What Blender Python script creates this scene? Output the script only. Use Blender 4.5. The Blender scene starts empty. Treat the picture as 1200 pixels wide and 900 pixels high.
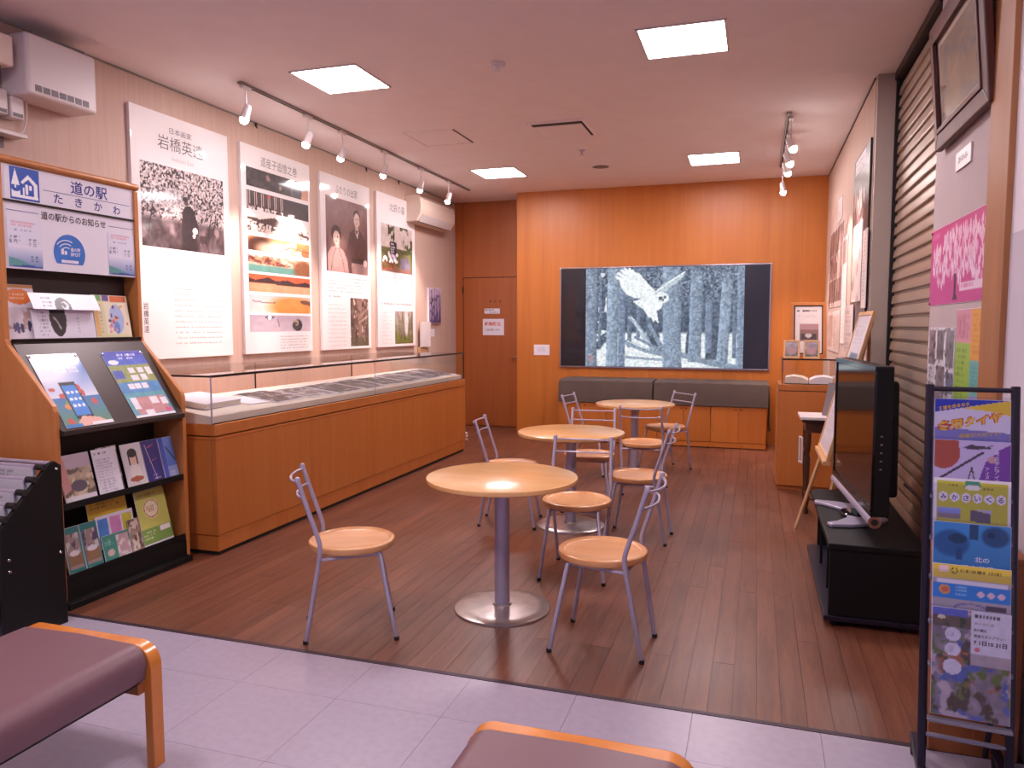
import bpy, bmesh, math, random
import numpy as np
from mathutils import Vector, Matrix, Euler

random.seed(7)
SC = bpy.context.scene
COL = SC.collection
R = math.radians

# ------------------------------------------------------------------ camera
cam_d = bpy.data.cameras.new('camera')
cam_d.sensor_width = 36.0
cam_d.lens = 878.4 / 1200.0 * 36.0
cam_d.clip_start = 0.05
cam_d.clip_end = 100
cam = bpy.data.objects.new('camera', cam_d)
COL.objects.link(cam)
cam.location = (0, 0, 1.47)
cam.rotation_euler = (R(90 - 4.464), 0, R(18.04))
SC.camera = cam

# ------------------------------------------------------------------ world (cool daylight of the open lobby behind the camera)
wd = bpy.data.worlds.new('lobby_daylight')
SC.world = wd
wd.use_nodes = True
wb = wd.node_tree.nodes['Background']
wb.inputs[0].default_value = (0.66, 0.58, 1.0, 1)
wb.inputs[1].default_value = 0.55

# ------------------------------------------------------------------ colour management
SC.view_settings.view_transform = 'Standard'
SC.view_settings.look = 'None'
SC.view_settings.gamma = 1.0
SC.view_settings.use_curve_mapping = False
SC.view_settings.exposure = -0.12
try:
    SC.cycles.use_denoising = True
    SC.cycles.max_bounces = 10
    SC.cycles.diffuse_bounces = 5
    SC.cycles.glossy_bounces = 4
    SC.cycles.transparent_max_bounces = 12
    SC.cycles.sample_clamp_indirect = 6.0
    SC.cycles.caustics_reflective = False
    SC.cycles.caustics_refractive = False
except Exception:
    pass

PANEL_STRENGTH = 62.0        # ceiling light diffusers
PANEL_COLOR = (1.0, 0.87, 0.92)
SPOT_POWER = 185.0            # track spotlights
SPOT_COLOR = (1.0, 0.77, 0.70)
SCREEN_STRENGTH = 1.15       # backlit picture

# ------------------------------------------------------------------ colour helper
def lin(c):
    if isinstance(c, str):
        c = c.lstrip('#')
        c = tuple(int(c[i:i + 2], 16) / 255 for i in (0, 2, 4))
    return tuple((x / 12.92 if x <= 0.04045 else ((x + 0.055) / 1.055) ** 2.4) for x in c)

# ------------------------------------------------------------------ materials
M = {}
def new_mat(name):
    m = bpy.data.materials.new(name)
    m.use_nodes = True
    nt = m.node_tree
    return m, nt, nt.nodes['Principled BSDF']

def plain(name, c, rough=0.5, metal=0.0, var=0.06, scale=6.0, bump=0.0, bscale=60.0, spec=0.5, coat=0.0):
    """plain colour with slight procedural mottling and optional fine bump"""
    m, nt, b = new_mat(name)
    N, L = nt.nodes, nt.links
    c = lin(c)
    tc = N.new('ShaderNodeTexCoord')
    nz = N.new('ShaderNodeTexNoise'); nz.inputs['Scale'].default_value = scale; nz.inputs['Detail'].default_value = 4
    L.new(tc.outputs['Object'], nz.inputs['Vector'])
    rp = N.new('ShaderNodeValToRGB')
    rp.color_ramp.elements[0].position = 0.3; rp.color_ramp.elements[1].position = 0.7
    rp.color_ramp.elements[0].color = (*[x * (1 - var) for x in c], 1)
    rp.color_ramp.elements[1].color = (*[min(1, x * (1 + var)) for x in c], 1)
    L.new(nz.outputs['Fac'], rp.inputs['Fac']); L.new(rp.outputs['Color'], b.inputs['Base Color'])
    b.inputs['Roughness'].default_value = rough
    b.inputs['Metallic'].default_value = metal
    b.inputs['Specular IOR Level'].default_value = spec
    b.inputs['Coat Weight'].default_value = coat
    b.inputs['Coat Roughness'].default_value = 0.1
    if bump:
        n2 = N.new('ShaderNodeTexNoise'); n2.inputs['Scale'].default_value = bscale; n2.inputs['Detail'].default_value = 3
        L.new(tc.outputs['Object'], n2.inputs['Vector'])
        bp = N.new('ShaderNodeBump'); bp.inputs['Strength'].default_value = bump; bp.inputs['Distance'].default_value = 0.004
        L.new(n2.outputs['Fac'], bp.inputs['Height']); L.new(bp.outputs['Normal'], b.inputs['Normal'])
    M[name] = m
    return m

def wood(name, c1, c2, sc=(14, 14, 1.2), rough=0.4, rnd=0.10, coat=0.0, fine=0.25, bump=0.05, wear=0.0):
    """stretched-noise grain, per-object offset and shade"""
    m, nt, b = new_mat(name)
    N, L = nt.nodes, nt.links
    c1, c2 = lin(c1), lin(c2)
    tc = N.new('ShaderNodeTexCoord'); oi = N.new('ShaderNodeObjectInfo')
    mul = N.new('ShaderNodeVectorMath'); mul.operation = 'SCALE'; mul.inputs[0].default_value = (7.3, 11.1, 5.7)
    L.new(oi.outputs['Random'], mul.inputs['Scale'])
    add = N.new('ShaderNodeVectorMath'); add.operation = 'ADD'
    L.new(tc.outputs['Object'], add.inputs[0]); L.new(mul.outputs['Vector'], add.inputs[1])
    mp = N.new('ShaderNodeMapping'); mp.inputs['Scale'].default_value = sc
    L.new(add.outputs['Vector'], mp.inputs['Vector'])
    nz = N.new('ShaderNodeTexNoise'); nz.inputs['Scale'].default_value = 1.0; nz.inputs['Detail'].default_value = 5; nz.inputs['Distortion'].default_value = 0.6
    L.new(mp.outputs['Vector'], nz.inputs['Vector'])
    mp2 = N.new('ShaderNodeMapping'); mp2.inputs['Scale'].default_value = tuple(s * 6 for s in sc)
    L.new(add.outputs['Vector'], mp2.inputs['Vector'])
    nf = N.new('ShaderNodeTexNoise'); nf.inputs['Scale'].default_value = 1.0; nf.inputs['Detail'].default_value = 2
    L.new(mp2.outputs['Vector'], nf.inputs['Vector'])
    rp = N.new('ShaderNodeValToRGB')
    rp.color_ramp.elements[0].position = 0.32; rp.color_ramp.elements[1].position = 0.68
    rp.color_ramp.elements[0].color = (*c1, 1); rp.color_ramp.elements[1].color = (*c2, 1)
    mx = N.new('ShaderNodeMath'); mx.operation = 'MULTIPLY_ADD'; mx.inputs[1].default_value = fine; mx.inputs[2].default_value = -fine / 2
    L.new(nf.outputs['Fac'], mx.inputs[0])
    ad = N.new('ShaderNodeMath'); ad.operation = 'ADD'
    L.new(nz.outputs['Fac'], ad.inputs[0]); L.new(mx.outputs[0], ad.inputs[1])
    L.new(ad.outputs[0], rp.inputs['Fac'])
    mr = N.new('ShaderNodeMapRange'); mr.inputs['To Min'].default_value = 1 - rnd; mr.inputs['To Max'].default_value = 1 + rnd
    L.new(oi.outputs['Random'], mr.inputs['Value'])
    hsv = N.new('ShaderNodeHueSaturation'); L.new(rp.outputs['Color'], hsv.inputs['Color']); L.new(mr.outputs['Result'], hsv.inputs['Value'])
    L.new(hsv.outputs['Color'], b.inputs['Base Color'])
    if wear:
        nw = N.new('ShaderNodeTexNoise'); nw.inputs['Scale'].default_value = 1.6; nw.inputs['Detail'].default_value = 1
        geo = N.new('ShaderNodeNewGeometry'); L.new(geo.outputs['Position'], nw.inputs['Vector'])
        m2 = N.new('ShaderNodeMapRange'); m2.inputs['From Min'].default_value = 0.35; m2.inputs['From Max'].default_value = 0.65
        m2.inputs['To Min'].default_value = rough - wear; m2.inputs['To Max'].default_value = rough + wear
        L.new(nw.outputs['Fac'], m2.inputs['Value']); L.new(m2.outputs['Result'], b.inputs['Roughness'])
    else:
        b.inputs['Roughness'].default_value = rough
    b.inputs['Coat Weight'].default_value = coat
    b.inputs['Coat Roughness'].default_value = 0.15
    if bump:
        bp = N.new('ShaderNodeBump'); bp.inputs['Strength'].default_value = bump; bp.inputs['Distance'].default_value = 0.003
        L.new(nf.outputs['Fac'], bp.inputs['Height']); L.new(bp.outputs['Normal'], b.inputs['Normal'])
    M[name] = m
    return m

def emit(name, c, s):
    m, nt, b = new_mat(name)
    b.inputs['Base Color'].default_value = (0.8, 0.8, 0.8, 1)
    b.inputs['Emission Color'].default_value = (*c, 1)
    b.inputs['Emission Strength'].default_value = s
    M[name] = m
    return m

def glassy(name, tint=(0.96, 0.98, 0.97), ior=1.45, refl=1.0):
    m = bpy.data.materials.new(name); m.use_nodes = True
    nt = m.node_tree; N, L = nt.nodes, nt.links
    N.remove(N['Principled BSDF'])
    t = N.new('ShaderNodeBsdfTransparent'); t.inputs[0].default_value = (*tint, 1)
    g = N.new('ShaderNodeBsdfGlossy'); g.inputs['Roughness'].default_value = 0.02
    f = N.new('ShaderNodeFresnel'); f.inputs['IOR'].default_value = ior
    mul = N.new('ShaderNodeMath'); mul.operation = 'MULTIPLY'; mul.inputs[1].default_value = refl
    geo = N.new('ShaderNodeNewGeometry')      # no false total reflection at the pane's rear face
    inv = N.new('ShaderNodeMath'); inv.operation = 'MULTIPLY_ADD'; inv.inputs[1].default_value = -refl; inv.inputs[2].default_value = refl
    L.new(geo.outputs['Backfacing'], inv.inputs[0]); L.new(inv.outputs[0], mul.inputs[1])
    L.new(f.outputs[0], mul.inputs[0])
    mx = N.new('ShaderNodeMixShader')
    L.new(mul.outputs[0], mx.inputs[0]); L.new(t.outputs[0], mx.inputs[1]); L.new(g.outputs[0], mx.inputs[2])
    L.new(mx.outputs[0], N['Material Output'].inputs['Surface'])
    M[name] = m
    return m

def attr_mat(name, rough=0.4, emission=0.0, coat=0.0):
    m, nt, b = new_mat(name)
    N, L = nt.nodes, nt.links
    a = N.new('ShaderNodeAttribute'); a.attribute_name = 'Col'
    if emission:
        b.inputs['Base Color'].default_value = (0.02, 0.02, 0.02, 1)
        L.new(a.outputs['Color'], b.inputs['Emission Color']); b.inputs['Emission Strength'].default_value = emission
    else:
        L.new(a.outputs['Color'], b.inputs['Base Color'])
    b.inputs['Roughness'].default_value = rough
    b.inputs['Coat Weight'].default_value = coat
    b.inputs['Coat Roughness'].default_value = 0.07
    M[name] = m
    return m

def cloth_bands(name, c1, c2):
    """wallpaper: pale ground with faint vertical fibre streaks"""
    m, nt, b = new_mat(name)
    N, L = nt.nodes, nt.links
    tc = N.new('ShaderNodeTexCoord')
    mp = N.new('ShaderNodeMapping'); mp.inputs['Scale'].default_value = (40, 40, 1.2)
    L.new(tc.outputs['Object'], mp.inputs['Vector'])
    nz = N.new('ShaderNodeTexNoise'); nz.inputs['Scale'].default_value = 1; nz.inputs['Detail'].default_value = 4
    L.new(mp.outputs['Vector'], nz.inputs['Vector'])
    rp = N.new('ShaderNodeValToRGB')
    rp.color_ramp.elements[0].position = 0.3; rp.color_ramp.elements[1].position = 0.7
    rp.color_ramp.elements[0].color = (*lin(c1), 1); rp.color_ramp.elements[1].color = (*lin(c2), 1)
    L.new(nz.outputs['Fac'], rp.inputs['Fac']); L.new(rp.outputs['Color'], b.inputs['Base Color'])
    b.inputs['Roughness'].default_value = 0.75
    bp = N.new('ShaderNodeBump'); bp.inputs['Strength'].default_value = 0.08; bp.inputs['Distance'].default_value = 0.003
    L.new(nz.outputs['Fac'], bp.inputs['Height']); L.new(bp.outputs['Normal'], b.inputs['Normal'])
    M[name] = m

cloth_bands('wallpaper', '#c2a697', '#caafa1')
plain('ceiling', '#eadfe0', 0.9, var=0.02, bump=0.05, bscale=120)
plain('grey_steel', '#8f8680', 0.45, var=0.03)
plain('jamb_steel', '#b0a196', 0.5, var=0.03)
plain('dark_gap', '#17110f', 0.8)
plain('threshold', '#3b2a38', 0.45, metal=0.3)
plain('floor_base', '#2a1812', 0.8)
plain('tile_base', '#8a8290', 0.8)
plain('tile', '#a49aab', 0.32, var=0.05, scale=30, bump=0.04, bscale=25)
wood('plank', '#5f3626', '#784a35', sc=(22, 1.7, 22), rough=0.37, rnd=0.14, fine=0.4, bump=0.06, wear=0.05)
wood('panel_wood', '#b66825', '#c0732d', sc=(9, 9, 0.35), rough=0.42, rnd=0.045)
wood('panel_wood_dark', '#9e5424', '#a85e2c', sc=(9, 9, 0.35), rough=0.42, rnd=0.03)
wood('counter_wood', '#b0662d', '#ba7237', sc=(10, 10, 0.5), rough=0.38, rnd=0.04)
wood('rack_wood', '#b67039', '#c27f48', sc=(8, 8, 0.8), rough=0.4, rnd=0.04)
wood('bench_wood', '#c9762c', '#d98a3e', sc=(6, 6, 1.2), rough=0.22, rnd=0.03, coat=0.4)
wood('table_wood', '#d8a264', '#e0b078', sc=(1.6, 9, 9), rough=0.25, rnd=0.04, coat=0.3)
wood('seat_wood', '#c98d5a', '#dba470', sc=(2.2, 10, 10), rough=0.33, rnd=0.07, coat=0.2)
wood('pale_wood', '#cfa06c', '#dcb285', sc=(9, 9, 1.0), rough=0.45, rnd=0.06)
wood('antique_wood', '#3d1f12', '#5a301c', sc=(9, 9, 1.5), rough=0.35)
wood('frame_dark', '#4c211a', '#5c2b21', sc=(9, 9, 1.5), rough=0.5)
wood('post_wood', '#9c653e', '#ab744a', sc=(8, 8, 0.8), rough=0.5)
wood('cabinet_brown', '#8f5026', '#a86232', sc=(8, 8, 0.8), rough=0.4)
plain('silver', '#b3acc2', 0.34, metal=0.35, var=0.03)
plain('steel_plate', '#b4a9a4', 0.3, metal=0.8, var=0.18, scale=14)
plain('rubber', '#1c1716', 0.7)
plain('vinyl_brown', '#74535a', 0.42, var=0.03, bump=0.08, bscale=180)
plain('cushion_dark', '#564841', 0.8, var=0.08, bump=0.2, bscale=12)
plain('black_paint', '#0c0b0c', 0.55, var=0.1, spec=0.3)
plain('screen_dark', '#26242c', 0.25)
plain('black_gloss', '#08080a', 0.08)
plain('dark_brown_metal', '#3d312f', 0.38, metal=0.3)
plain('dark_brown_board', '#2c1d19', 0.55)
plain('shutter', '#a08a78', 0.38, metal=0.25, var=0.04)
plain('white_plastic', '#d9d0d0', 0.4, var=0.02)
plain('cream_plastic', '#e0cdbf', 0.4, var=0.02)
plain('grey_plastic', '#6e666a', 0.5)
plain('vent_dark', '#2a2322', 0.7)
plain('white_paper', '#e2dee8', 0.55, var=0.01)
plain('board_white', '#e6dfdf', 0.55, var=0.01, coat=0.5)
M['board_white'].node_tree.nodes['Principled BSDF'].inputs['Coat Roughness'].default_value = 0.07
plain('cream_cloth', '#d7c9bd', 0.8, var=0.03)
plain('mauve_wall', '#b8a9aa', 0.8, var=0.03, bump=0.05)
plain('white_wall', '#c9c2cf', 0.8, var=0.02, bump=0.05)
plain('ink', '#1d1a22', 0.5)
plain('ink_grey', '#5d5860', 0.5)
plain('ink_blue', '#2b2f86', 0.5)
plain('chrome', '#cfc9cc', 0.18, metal=1.0, var=0.02)
plain('bronze_edge', '#2b1f1c', 0.35, metal=0.6)
plain('pocket_rim', '#8d8894', 0.25, metal=0.4)
plain('indigo_steel', '#231c2e', 0.4, metal=0.3)
plain('cord_white', '#b9b0ad', 0.5)
glassy('case_glass', (0.97, 0.98, 0.975))
glassy('acrylic', (0.93, 0.93, 0.97), refl=1.0)
attr_mat('print', 0.35)
attr_mat('print_gloss', 0.5, coat=0.5)
attr_mat('print_screen', 0.15, emission=SCREEN_STRENGTH)
emit('light_panel', PANEL_COLOR, PANEL_STRENGTH)
emit('lamp_glow', (1.0, 0.90, 0.86), 110.0)

# ------------------------------------------------------------------ mesh builder
class MB:
    def __init__(s):
        s.v = []; s.f = []
    def add(s, vs, fs):
        o = len(s.v); s.v += [tuple(p) for p in vs]; s.f += [tuple(i + o for i in f) for f in fs]
        return s
    def box(s, x0, y0, z0, x1, y1, z1):
        x0, x1 = min(x0, x1), max(x0, x1); y0, y1 = min(y0, y1), max(y0, y1); z0, z1 = min(z0, z1), max(z0, z1)
        return s.add([(x0, y0, z0), (x1, y0, z0), (x1, y1, z0), (x0, y1, z0), (x0, y0, z1), (x1, y0, z1), (x1, y1, z1), (x0, y1, z1)],
                     [(0, 3, 2, 1), (4, 5, 6, 7), (0, 1, 5, 4), (1, 2, 6, 5), (2, 3, 7, 6), (3, 0, 4, 7)])
    def prism(s, poly, a0, a1, axis='y'):
        """poly: 2-D outline; extruded along axis. axis y -> (p,a,q); x -> (a,p,q); z -> (p,q,a)"""
        mk = {'y': lambda p, a: (p[0], a, p[1]), 'x': lambda p, a: (a, p[0], p[1]), 'z': lambda p, a: (p[0], p[1], a)}[axis]
        n = len(poly)
        vs = [mk(p, a0) for p in poly] + [mk(p, a1) for p in poly]
        fs = [tuple(range(n)), tuple(range(2 * n - 1, n - 1, -1))] + [(i, i + n, (i + 1) % n + n, (i + 1) % n) for i in range(n)]
        return s.add(vs, fs)
    def tube(s, pts, r, n=10, caps=True):
        pts = [Vector(p) for p in pts]
        rs = r if isinstance(r, (list, tuple)) else [r] * len(pts)
        rings = []
        up = None
        for i, p in enumerate(pts):
            d = (pts[min(i + 1, len(pts) - 1)] - pts[max(i - 1, 0)]).normalized()
            if up is None:
                up = Vector((0, 0, 1)) if abs(d.z) < 0.9 else Vector((1, 0, 0))
            a = d.cross(up)
            if a.length < 1e-4: a = d.cross(Vector((0, 1, 0)))
            a.normalize(); b = d.cross(a).normalized(); up = a.cross(d)
            rings.append([p + a * math.cos(2 * math.pi * k / n) * rs[i] + b * math.sin(2 * math.pi * k / n) * rs[i] for k in range(n)])
        vs = [q for rg in rings for q in rg]; fs = []
        for i in range(len(pts) - 1):
            for k in range(n):
                fs.append((i * n + k, i * n + (k + 1) % n, (i + 1) * n + (k + 1) % n, (i + 1) * n + k))
        if caps:
            fs.append(tuple(range(n - 1, -1, -1))); fs.append(tuple((len(pts) - 1) * n + k for k in range(n)))
        return s.add(vs, fs)
    def lathe(s, prof, n=32, c=(0, 0, 0)):
        """prof: list of (r,z); closed at r=0 ends"""
        vs = []; idx = []
        for r, z in prof:
            if r < 1e-6:
                idx.append([len(vs)]); vs.append((c[0], c[1], c[2] + z))
            else:
                idx.append(list(range(len(vs), len(vs) + n)))
                vs += [(c[0] + r * math.cos(2 * math.pi * k / n), c[1] + r * math.sin(2 * math.pi * k / n), c[2] + z) for k in range(n)]
        fs = []
        for a, b in zip(idx, idx[1:]):
            for k in range(n):
                k2 = (k + 1) % n
                if len(a) == 1 and len(b) == 1: continue
                if len(a) == 1: fs.append((a[0], b[k2], b[k]))
                elif len(b) == 1: fs.append((a[k], a[k2], b[0]))
                else: fs.append((a[k], a[k2], b[k2], b[k]))
        return s.add(vs, fs)
    def mesh(s, name, smooth=False):
        me = bpy.data.meshes.new(name)
        me.from_pydata(s.v, [], s.f)
        bm = bmesh.new(); bm.from_mesh(me)
        bmesh.ops.recalc_face_normals(bm, faces=bm.faces[:])
        bm.to_mesh(me); bm.free()
        if smooth:
            me.polygons.foreach_set('use_smooth', [True] * len(me.polygons))
            me.set_sharp_from_angle(angle=R(40))
        me.update()
        return me
    def build(s, name, mat, parent=None, smooth=False, bevel=0.0, seg=2):
        me = s.mesh(name, smooth)
        me.materials.append(M[mat] if isinstance(mat, str) else mat)
        return link(name, me, parent, bevel, seg)

def link(name, me, parent=None, bevel=0.0, seg=2):
    o = bpy.data.objects.new(name, me)
    COL.objects.link(o)
    if parent is not None: o.parent = parent
    if bevel:
        md = o.modifiers.new('bevel', 'BEVEL'); md.width = bevel; md.segments = seg; md.limit_method = 'ANGLE'; md.angle_limit = R(40)
    return o

def tag(o, label, cat, group=None):
    o['label'] = label; o['category'] = cat
    if group: o['group'] = group
    return o

def struct(o):
    o['kind'] = 'structure'
    return o

def thing(name, label, cat, loc=(0, 0, 0), rotz=0.0, group=None, rotx=0.0):
    o = bpy.data.objects.new(name, None)
    o.empty_display_size = 0.1
    COL.objects.link(o)
    o.location = loc; o.rotation_euler = (rotx, 0, rotz)
    return tag(o, label, cat, group)

def dup(root, label=None):
    r = root.copy(); COL.objects.link(r)
    if label: r['label'] = label
    for ch in list(root.children):
        c = ch.copy(); COL.objects.link(c); c.parent = r
        for g in list(ch.children):
            d = g.copy(); COL.objects.link(d); d.parent = c
    return r

# ------------------------------------------------------------------ lettering
_tc = {}
def text_geo(s, bold=0.0):
    key = (s, bold)
    if key in _tc: return _tc[key]
    cu = bpy.data.curves.new('t', 'FONT')
    cu.body = s; cu.size = 1.0; cu.resolution_u = 2; cu.offset = bold
    ob = bpy.data.objects.new('t', cu); COL.objects.link(ob)
    dg = bpy.context.evaluated_depsgraph_get(); dg.update()
    me = bpy.data.meshes.new_from_object(ob.evaluated_get(dg))
    V = [(v.co.x, v.co.y) for v in me.vertices]; F = [tuple(p.vertices) for p in me.polygons]
    bpy.data.objects.remove(ob); bpy.data.curves.remove(cu); bpy.data.meshes.remove(me)
    _tc[key] = (V, F)
    return V, F

def letters(specs, name, mat, parent, off=-0.0012):
    """specs: (text, u_left, v_base, width or None, height, [bold],[shear]) - fitted to the box u..u+width, v..v+height"""
    mb = MB()
    for sp in specs:
        t, u, v, w, h = sp[:5]
        bold = sp[5] if len(sp) > 5 else 0.0
        slope = sp[6] if len(sp) > 6 else 0.0
        V, F = text_geo(t, bold)
        if not V: continue
        xs = [p[0] for p in V]; ys = [p[1] for p in V]
        x0, x1, y0, y1 = min(xs), max(xs), min(ys), max(ys)
        k = h / max(y1 - y0, 1e-6)
        kx = k if w is None else w / max(x1 - x0, 1e-6)
        mb.add([(u + (x - x0) * kx, off, v + (y - y0) * k + slope * (x - x0) * kx) for x, y in V], F)
    me = bpy.data.meshes.new(name); me.from_pydata(mb.v, [], mb.f); me.update()
    me.materials.append(M[mat] if isinstance(mat, str) else mat)
    return link(name, me, parent)

def vtext(s, u, v_top, h, gap=1.12):
    """vertical writing as a list of specs"""
    return [(ch, u, v_top - (i + 1) * h * gap, h, h) for i, ch in enumerate(s) if ch != ' ']

def textlines(u0, v0, u1, v1, n, h, rnd, fill=0.9, cw=None):
    """rows of small character-sized marks for print too small to read"""
    mb = MB(); cw = cw or h
    for i in range(n):
        v = v1 - (i + 0.8) * (v1 - v0) / n
        ue = u0 + (u1 - u0) * (fill + (1 - fill) * rnd.random())
        u = u0
        while u < ue - cw:
            if rnd.random() < 0.9:
                w = cw * rnd.uniform(0.5, 0.85); hh = h * rnd.uniform(0.55, 1.0)
                mb.add([(u, -0.0012, v), (u + w, -0.0012, v), (u + w, -0.0012, v + hh * 0.3), (u, -0.0012, v + hh * 0.3)], [(0, 1, 2, 3)])
                mb.add([(u + w * .3, -0.0012, v), (u + w * .55, -0.0012, v), (u + w * .55, -0.0012, v + hh), (u + w * .3, -0.0012, v + hh)], [(0, 1, 2, 3)])
            u += cw
    return mb

# ------------------------------------------------------------------ printed pictures (colour grid meshes)
def vnoise(nx, ny, sx, sy, rng, octv=4):
    out = np.zeros((ny, nx)); amp = 1.0; tot = 0
    for o in range(octv):
        gx, gy = max(2, int(sx * 2 ** o) + 2), max(2, int(sy * 2 ** o) + 2)
        g = rng.random((gy, gx))
        X = np.linspace(0, gx - 1.001, nx); Y = np.linspace(0, gy - 1.001, ny)
        xi = X.astype(int); yi = Y.astype(int); fx = X - xi; fy = Y - yi
        fx = fx * fx * (3 - 2 * fx); fy = fy * fy * (3 - 2 * fy)
        a = g[np.ix_(yi, xi)]; b = g[np.ix_(yi, xi + 1)]; c = g[np.ix_(yi + 1, xi)]; d = g[np.ix_(yi + 1, xi + 1)]
        v = (a * (1 - fx) + b * fx) * (1 - fy)[:, None] + (c * (1 - fx) + d * fx) * fy[:, None]
        out += v * amp; tot += amp; amp *= 0.55
    return out / tot

def rgb(c):
    if isinstance(c, str):
        c = c.lstrip('#'); return np.array([int(c[i:i + 2], 16) / 255 for i in (0, 2, 4)])
    return np.array(c, float)

class Canvas:
    """a print: u,v in 0..1, v up"""
    def __init__(s, nx, ny, c='#ffffff', seed=1):
        s.nx, s.ny = nx, ny
        s.a = np.ones((ny, nx, 3)) * rgb(c)
        s.U, s.V = np.meshgrid((np.arange(nx) + .5) / nx, (np.arange(ny) + .5) / ny)
        s.rng = np.random.default_rng(seed)
    def blend(s, mask, c, al=1.0):
        m = np.clip(mask, 0, 1)[..., None] * al
        s.a = s.a * (1 - m) + (c if isinstance(c, np.ndarray) and c.ndim == 3 else rgb(c)) * m
        return s
    def rect(s, u0, v0, u1, v1, c, al=1.0):
        return s.blend(((s.U >= u0) & (s.U <= u1) & (s.V >= v0) & (s.V <= v1)).astype(float), c, al)
    def grad(s, c0, c1, u0=0, v0=0, u1=1, v1=1):
        t = np.clip((s.V - v0) / (v1 - v0), 0, 1)[..., None]
        m = ((s.U >= u0) & (s.U <= u1) & (s.V >= v0) & (s.V <= v1)).astype(float)
        return s.blend(m, rgb(c0) * (1 - t) + rgb(c1) * t)
    def ell(s, cu, cv, ru, rv, c, soft=0.0, al=1.0, rot=0.0):
        du, dv = (s.U - cu), (s.V - cv)
        if rot:
            ca, sa = math.cos(rot), math.sin(rot); asp = s.ny / s.nx
            dvv = dv * asp
            du, dv = du * ca + dvv * sa, (-du * sa + dvv * ca) / asp
        d = np.sqrt((du / ru) ** 2 + (dv / rv) ** 2)
        m = (d <= 1).astype(float) if soft <= 0 else np.clip((1 + soft - d) / soft, 0, 1)
        return s.blend(m, c, al)
    def poly(s, pts, c, al=1.0):
        ins = np.zeros(s.U.shape, bool); n = len(pts)
        for i in range(n):
            x1, y1 = pts[i]; x2, y2 = pts[(i + 1) % n]
            if y1 == y2: continue
            cond = ((s.V >= min(y1, y2)) & (s.V < max(y1, y2)))
            ins ^= cond & (s.U < (s.V - y1) / (y2 - y1) * (x2 - x1) + x1)
        return s.blend(ins.astype(float), c, al)
    def line(s, pts, w, c, al=1.0):
        asp = s.ny / s.nx
        m = np.zeros(s.U.shape)
        for (x1, y1), (x2, y2) in zip(pts, pts[1:]):
            dx, dy = x2 - x1, (y2 - y1) * asp
            L2 = dx * dx + dy * dy + 1e-12
            t = np.clip(((s.U - x1) * dx + (s.V - y1) * asp * dy) / L2, 0, 1)
            d = np.hypot(s.U - x1 - t * dx, (s.V - y1) * asp - t * dy)
            m = np.maximum(m, (d <= w / 2).astype(float))
        return s.blend(m, c, al)
    def noise(s, sx, sy, amp, octv=4, mask=None):
        n = (vnoise(s.nx, s.ny, sx, sy, s.rng, octv) - 0.5) * 2 * amp
        if mask is not None: n = n * mask
        s.a = np.clip(s.a + n[..., None], 0, 1)
        return s
    def mottle(s, sx, sy, c, th=0.5, soft=0.1, mask=None, octv=3, al=1.0):
        n = vnoise(s.nx, s.ny, sx, sy, s.rng, octv)
        m = np.clip((n - th) / soft, 0, 1)
        if mask is not None: m = m * mask
        return s.blend(m, c, al)
    def box(s, u0, v0, u1, v1):
        return ((s.U >= u0) & (s.U <= u1) & (s.V >= v0) & (s.V <= v1)).astype(float)
    def dots(s, n, u0, v0, u1, v1, r, cols, asp=1.0):
        for i in range(n):
            c = cols[int(s.rng.integers(len(cols)))]
            s.ell(s.rng.uniform(u0, u1), s.rng.uniform(v0, v1), r * s.rng.uniform(.6, 1.2), r * asp * s.rng.uniform(.6, 1.2), c)
        return s
    def text(s, u0, v0, u1, v1, rows, c='#555566', al=0.7, cell=0.02):
        n = int((u1 - u0) / cell)
        for r in range(rows):
            y0 = v0 + (v1 - v0) * (r + .25) / rows; y1 = v0 + (v1 - v0) * (r + .8) / rows
            k = int(n * s.rng.uniform(.7, 1.0))
            for i in range(k):
                if s.rng.random() < .85:
                    s.rect(u0 + i * cell, y0, u0 + (i + .7) * cell, y1, c, al * s.rng.uniform(.5, 1))
        return s
    def build(s, name, parent, u0, v0, w, h, mat='print', off=-0.0008, curve=None):
        nx, ny = s.nx, s.ny
        # one quad per cell, colours per face corner (crisp) via point duplication-free grid of cell centres
        xs = np.linspace(u0, u0 + w, nx); zs = np.linspace(v0, v0 + h, ny)
        X, Z = np.meshgrid(xs, zs)
        Y = np.full_like(X, off)
        if curve is not None: Y = off + curve((X - u0) / w, (Z - v0) / h)
        co = np.stack([X, Y, Z], -1).reshape(-1, 3).astype(np.float32)
        i = np.arange(nx * ny).reshape(ny, nx)
        q = np.stack([i[:-1, :-1], i[:-1, 1:], i[1:, 1:], i[1:, :-1]], -1).reshape(-1, 4).astype(np.int32)
        me = bpy.data.meshes.new(name)
        me.vertices.add(len(co)); me.vertices.foreach_set('co', co.ravel())
        me.loops.add(q.size); me.loops.foreach_set('vertex_index', q.ravel())
        me.polygons.add(len(q)); me.polygons.foreach_set('loop_start', np.arange(0, q.size, 4, dtype=np.int32))
        me.update(calc_edges=True)
        ca = me.color_attributes.new('Col', 'FLOAT_COLOR', 'POINT')
        c = np.clip(s.a, 0, 1)
        l = np.where(c <= 0.04045, c / 12.92, ((c + 0.055) / 1.055) ** 2.4)
        rgba = np.concatenate([l, np.ones((ny, nx, 1))], -1).astype(np.float32)
        ca.data.foreach_set('color', rgba.ravel())
        me.materials.append(M[mat])
        return link(name, me, parent)

# rotations for things fixed on a wall: local x = right, z = up, -y = out of the wall
FACE_R = R(90)     # on the left wall, facing +X
FACE_L = R(-90)    # on the right wall, facing -X
FACE_C = 0.0       # on the back wall, facing the camera

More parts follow.
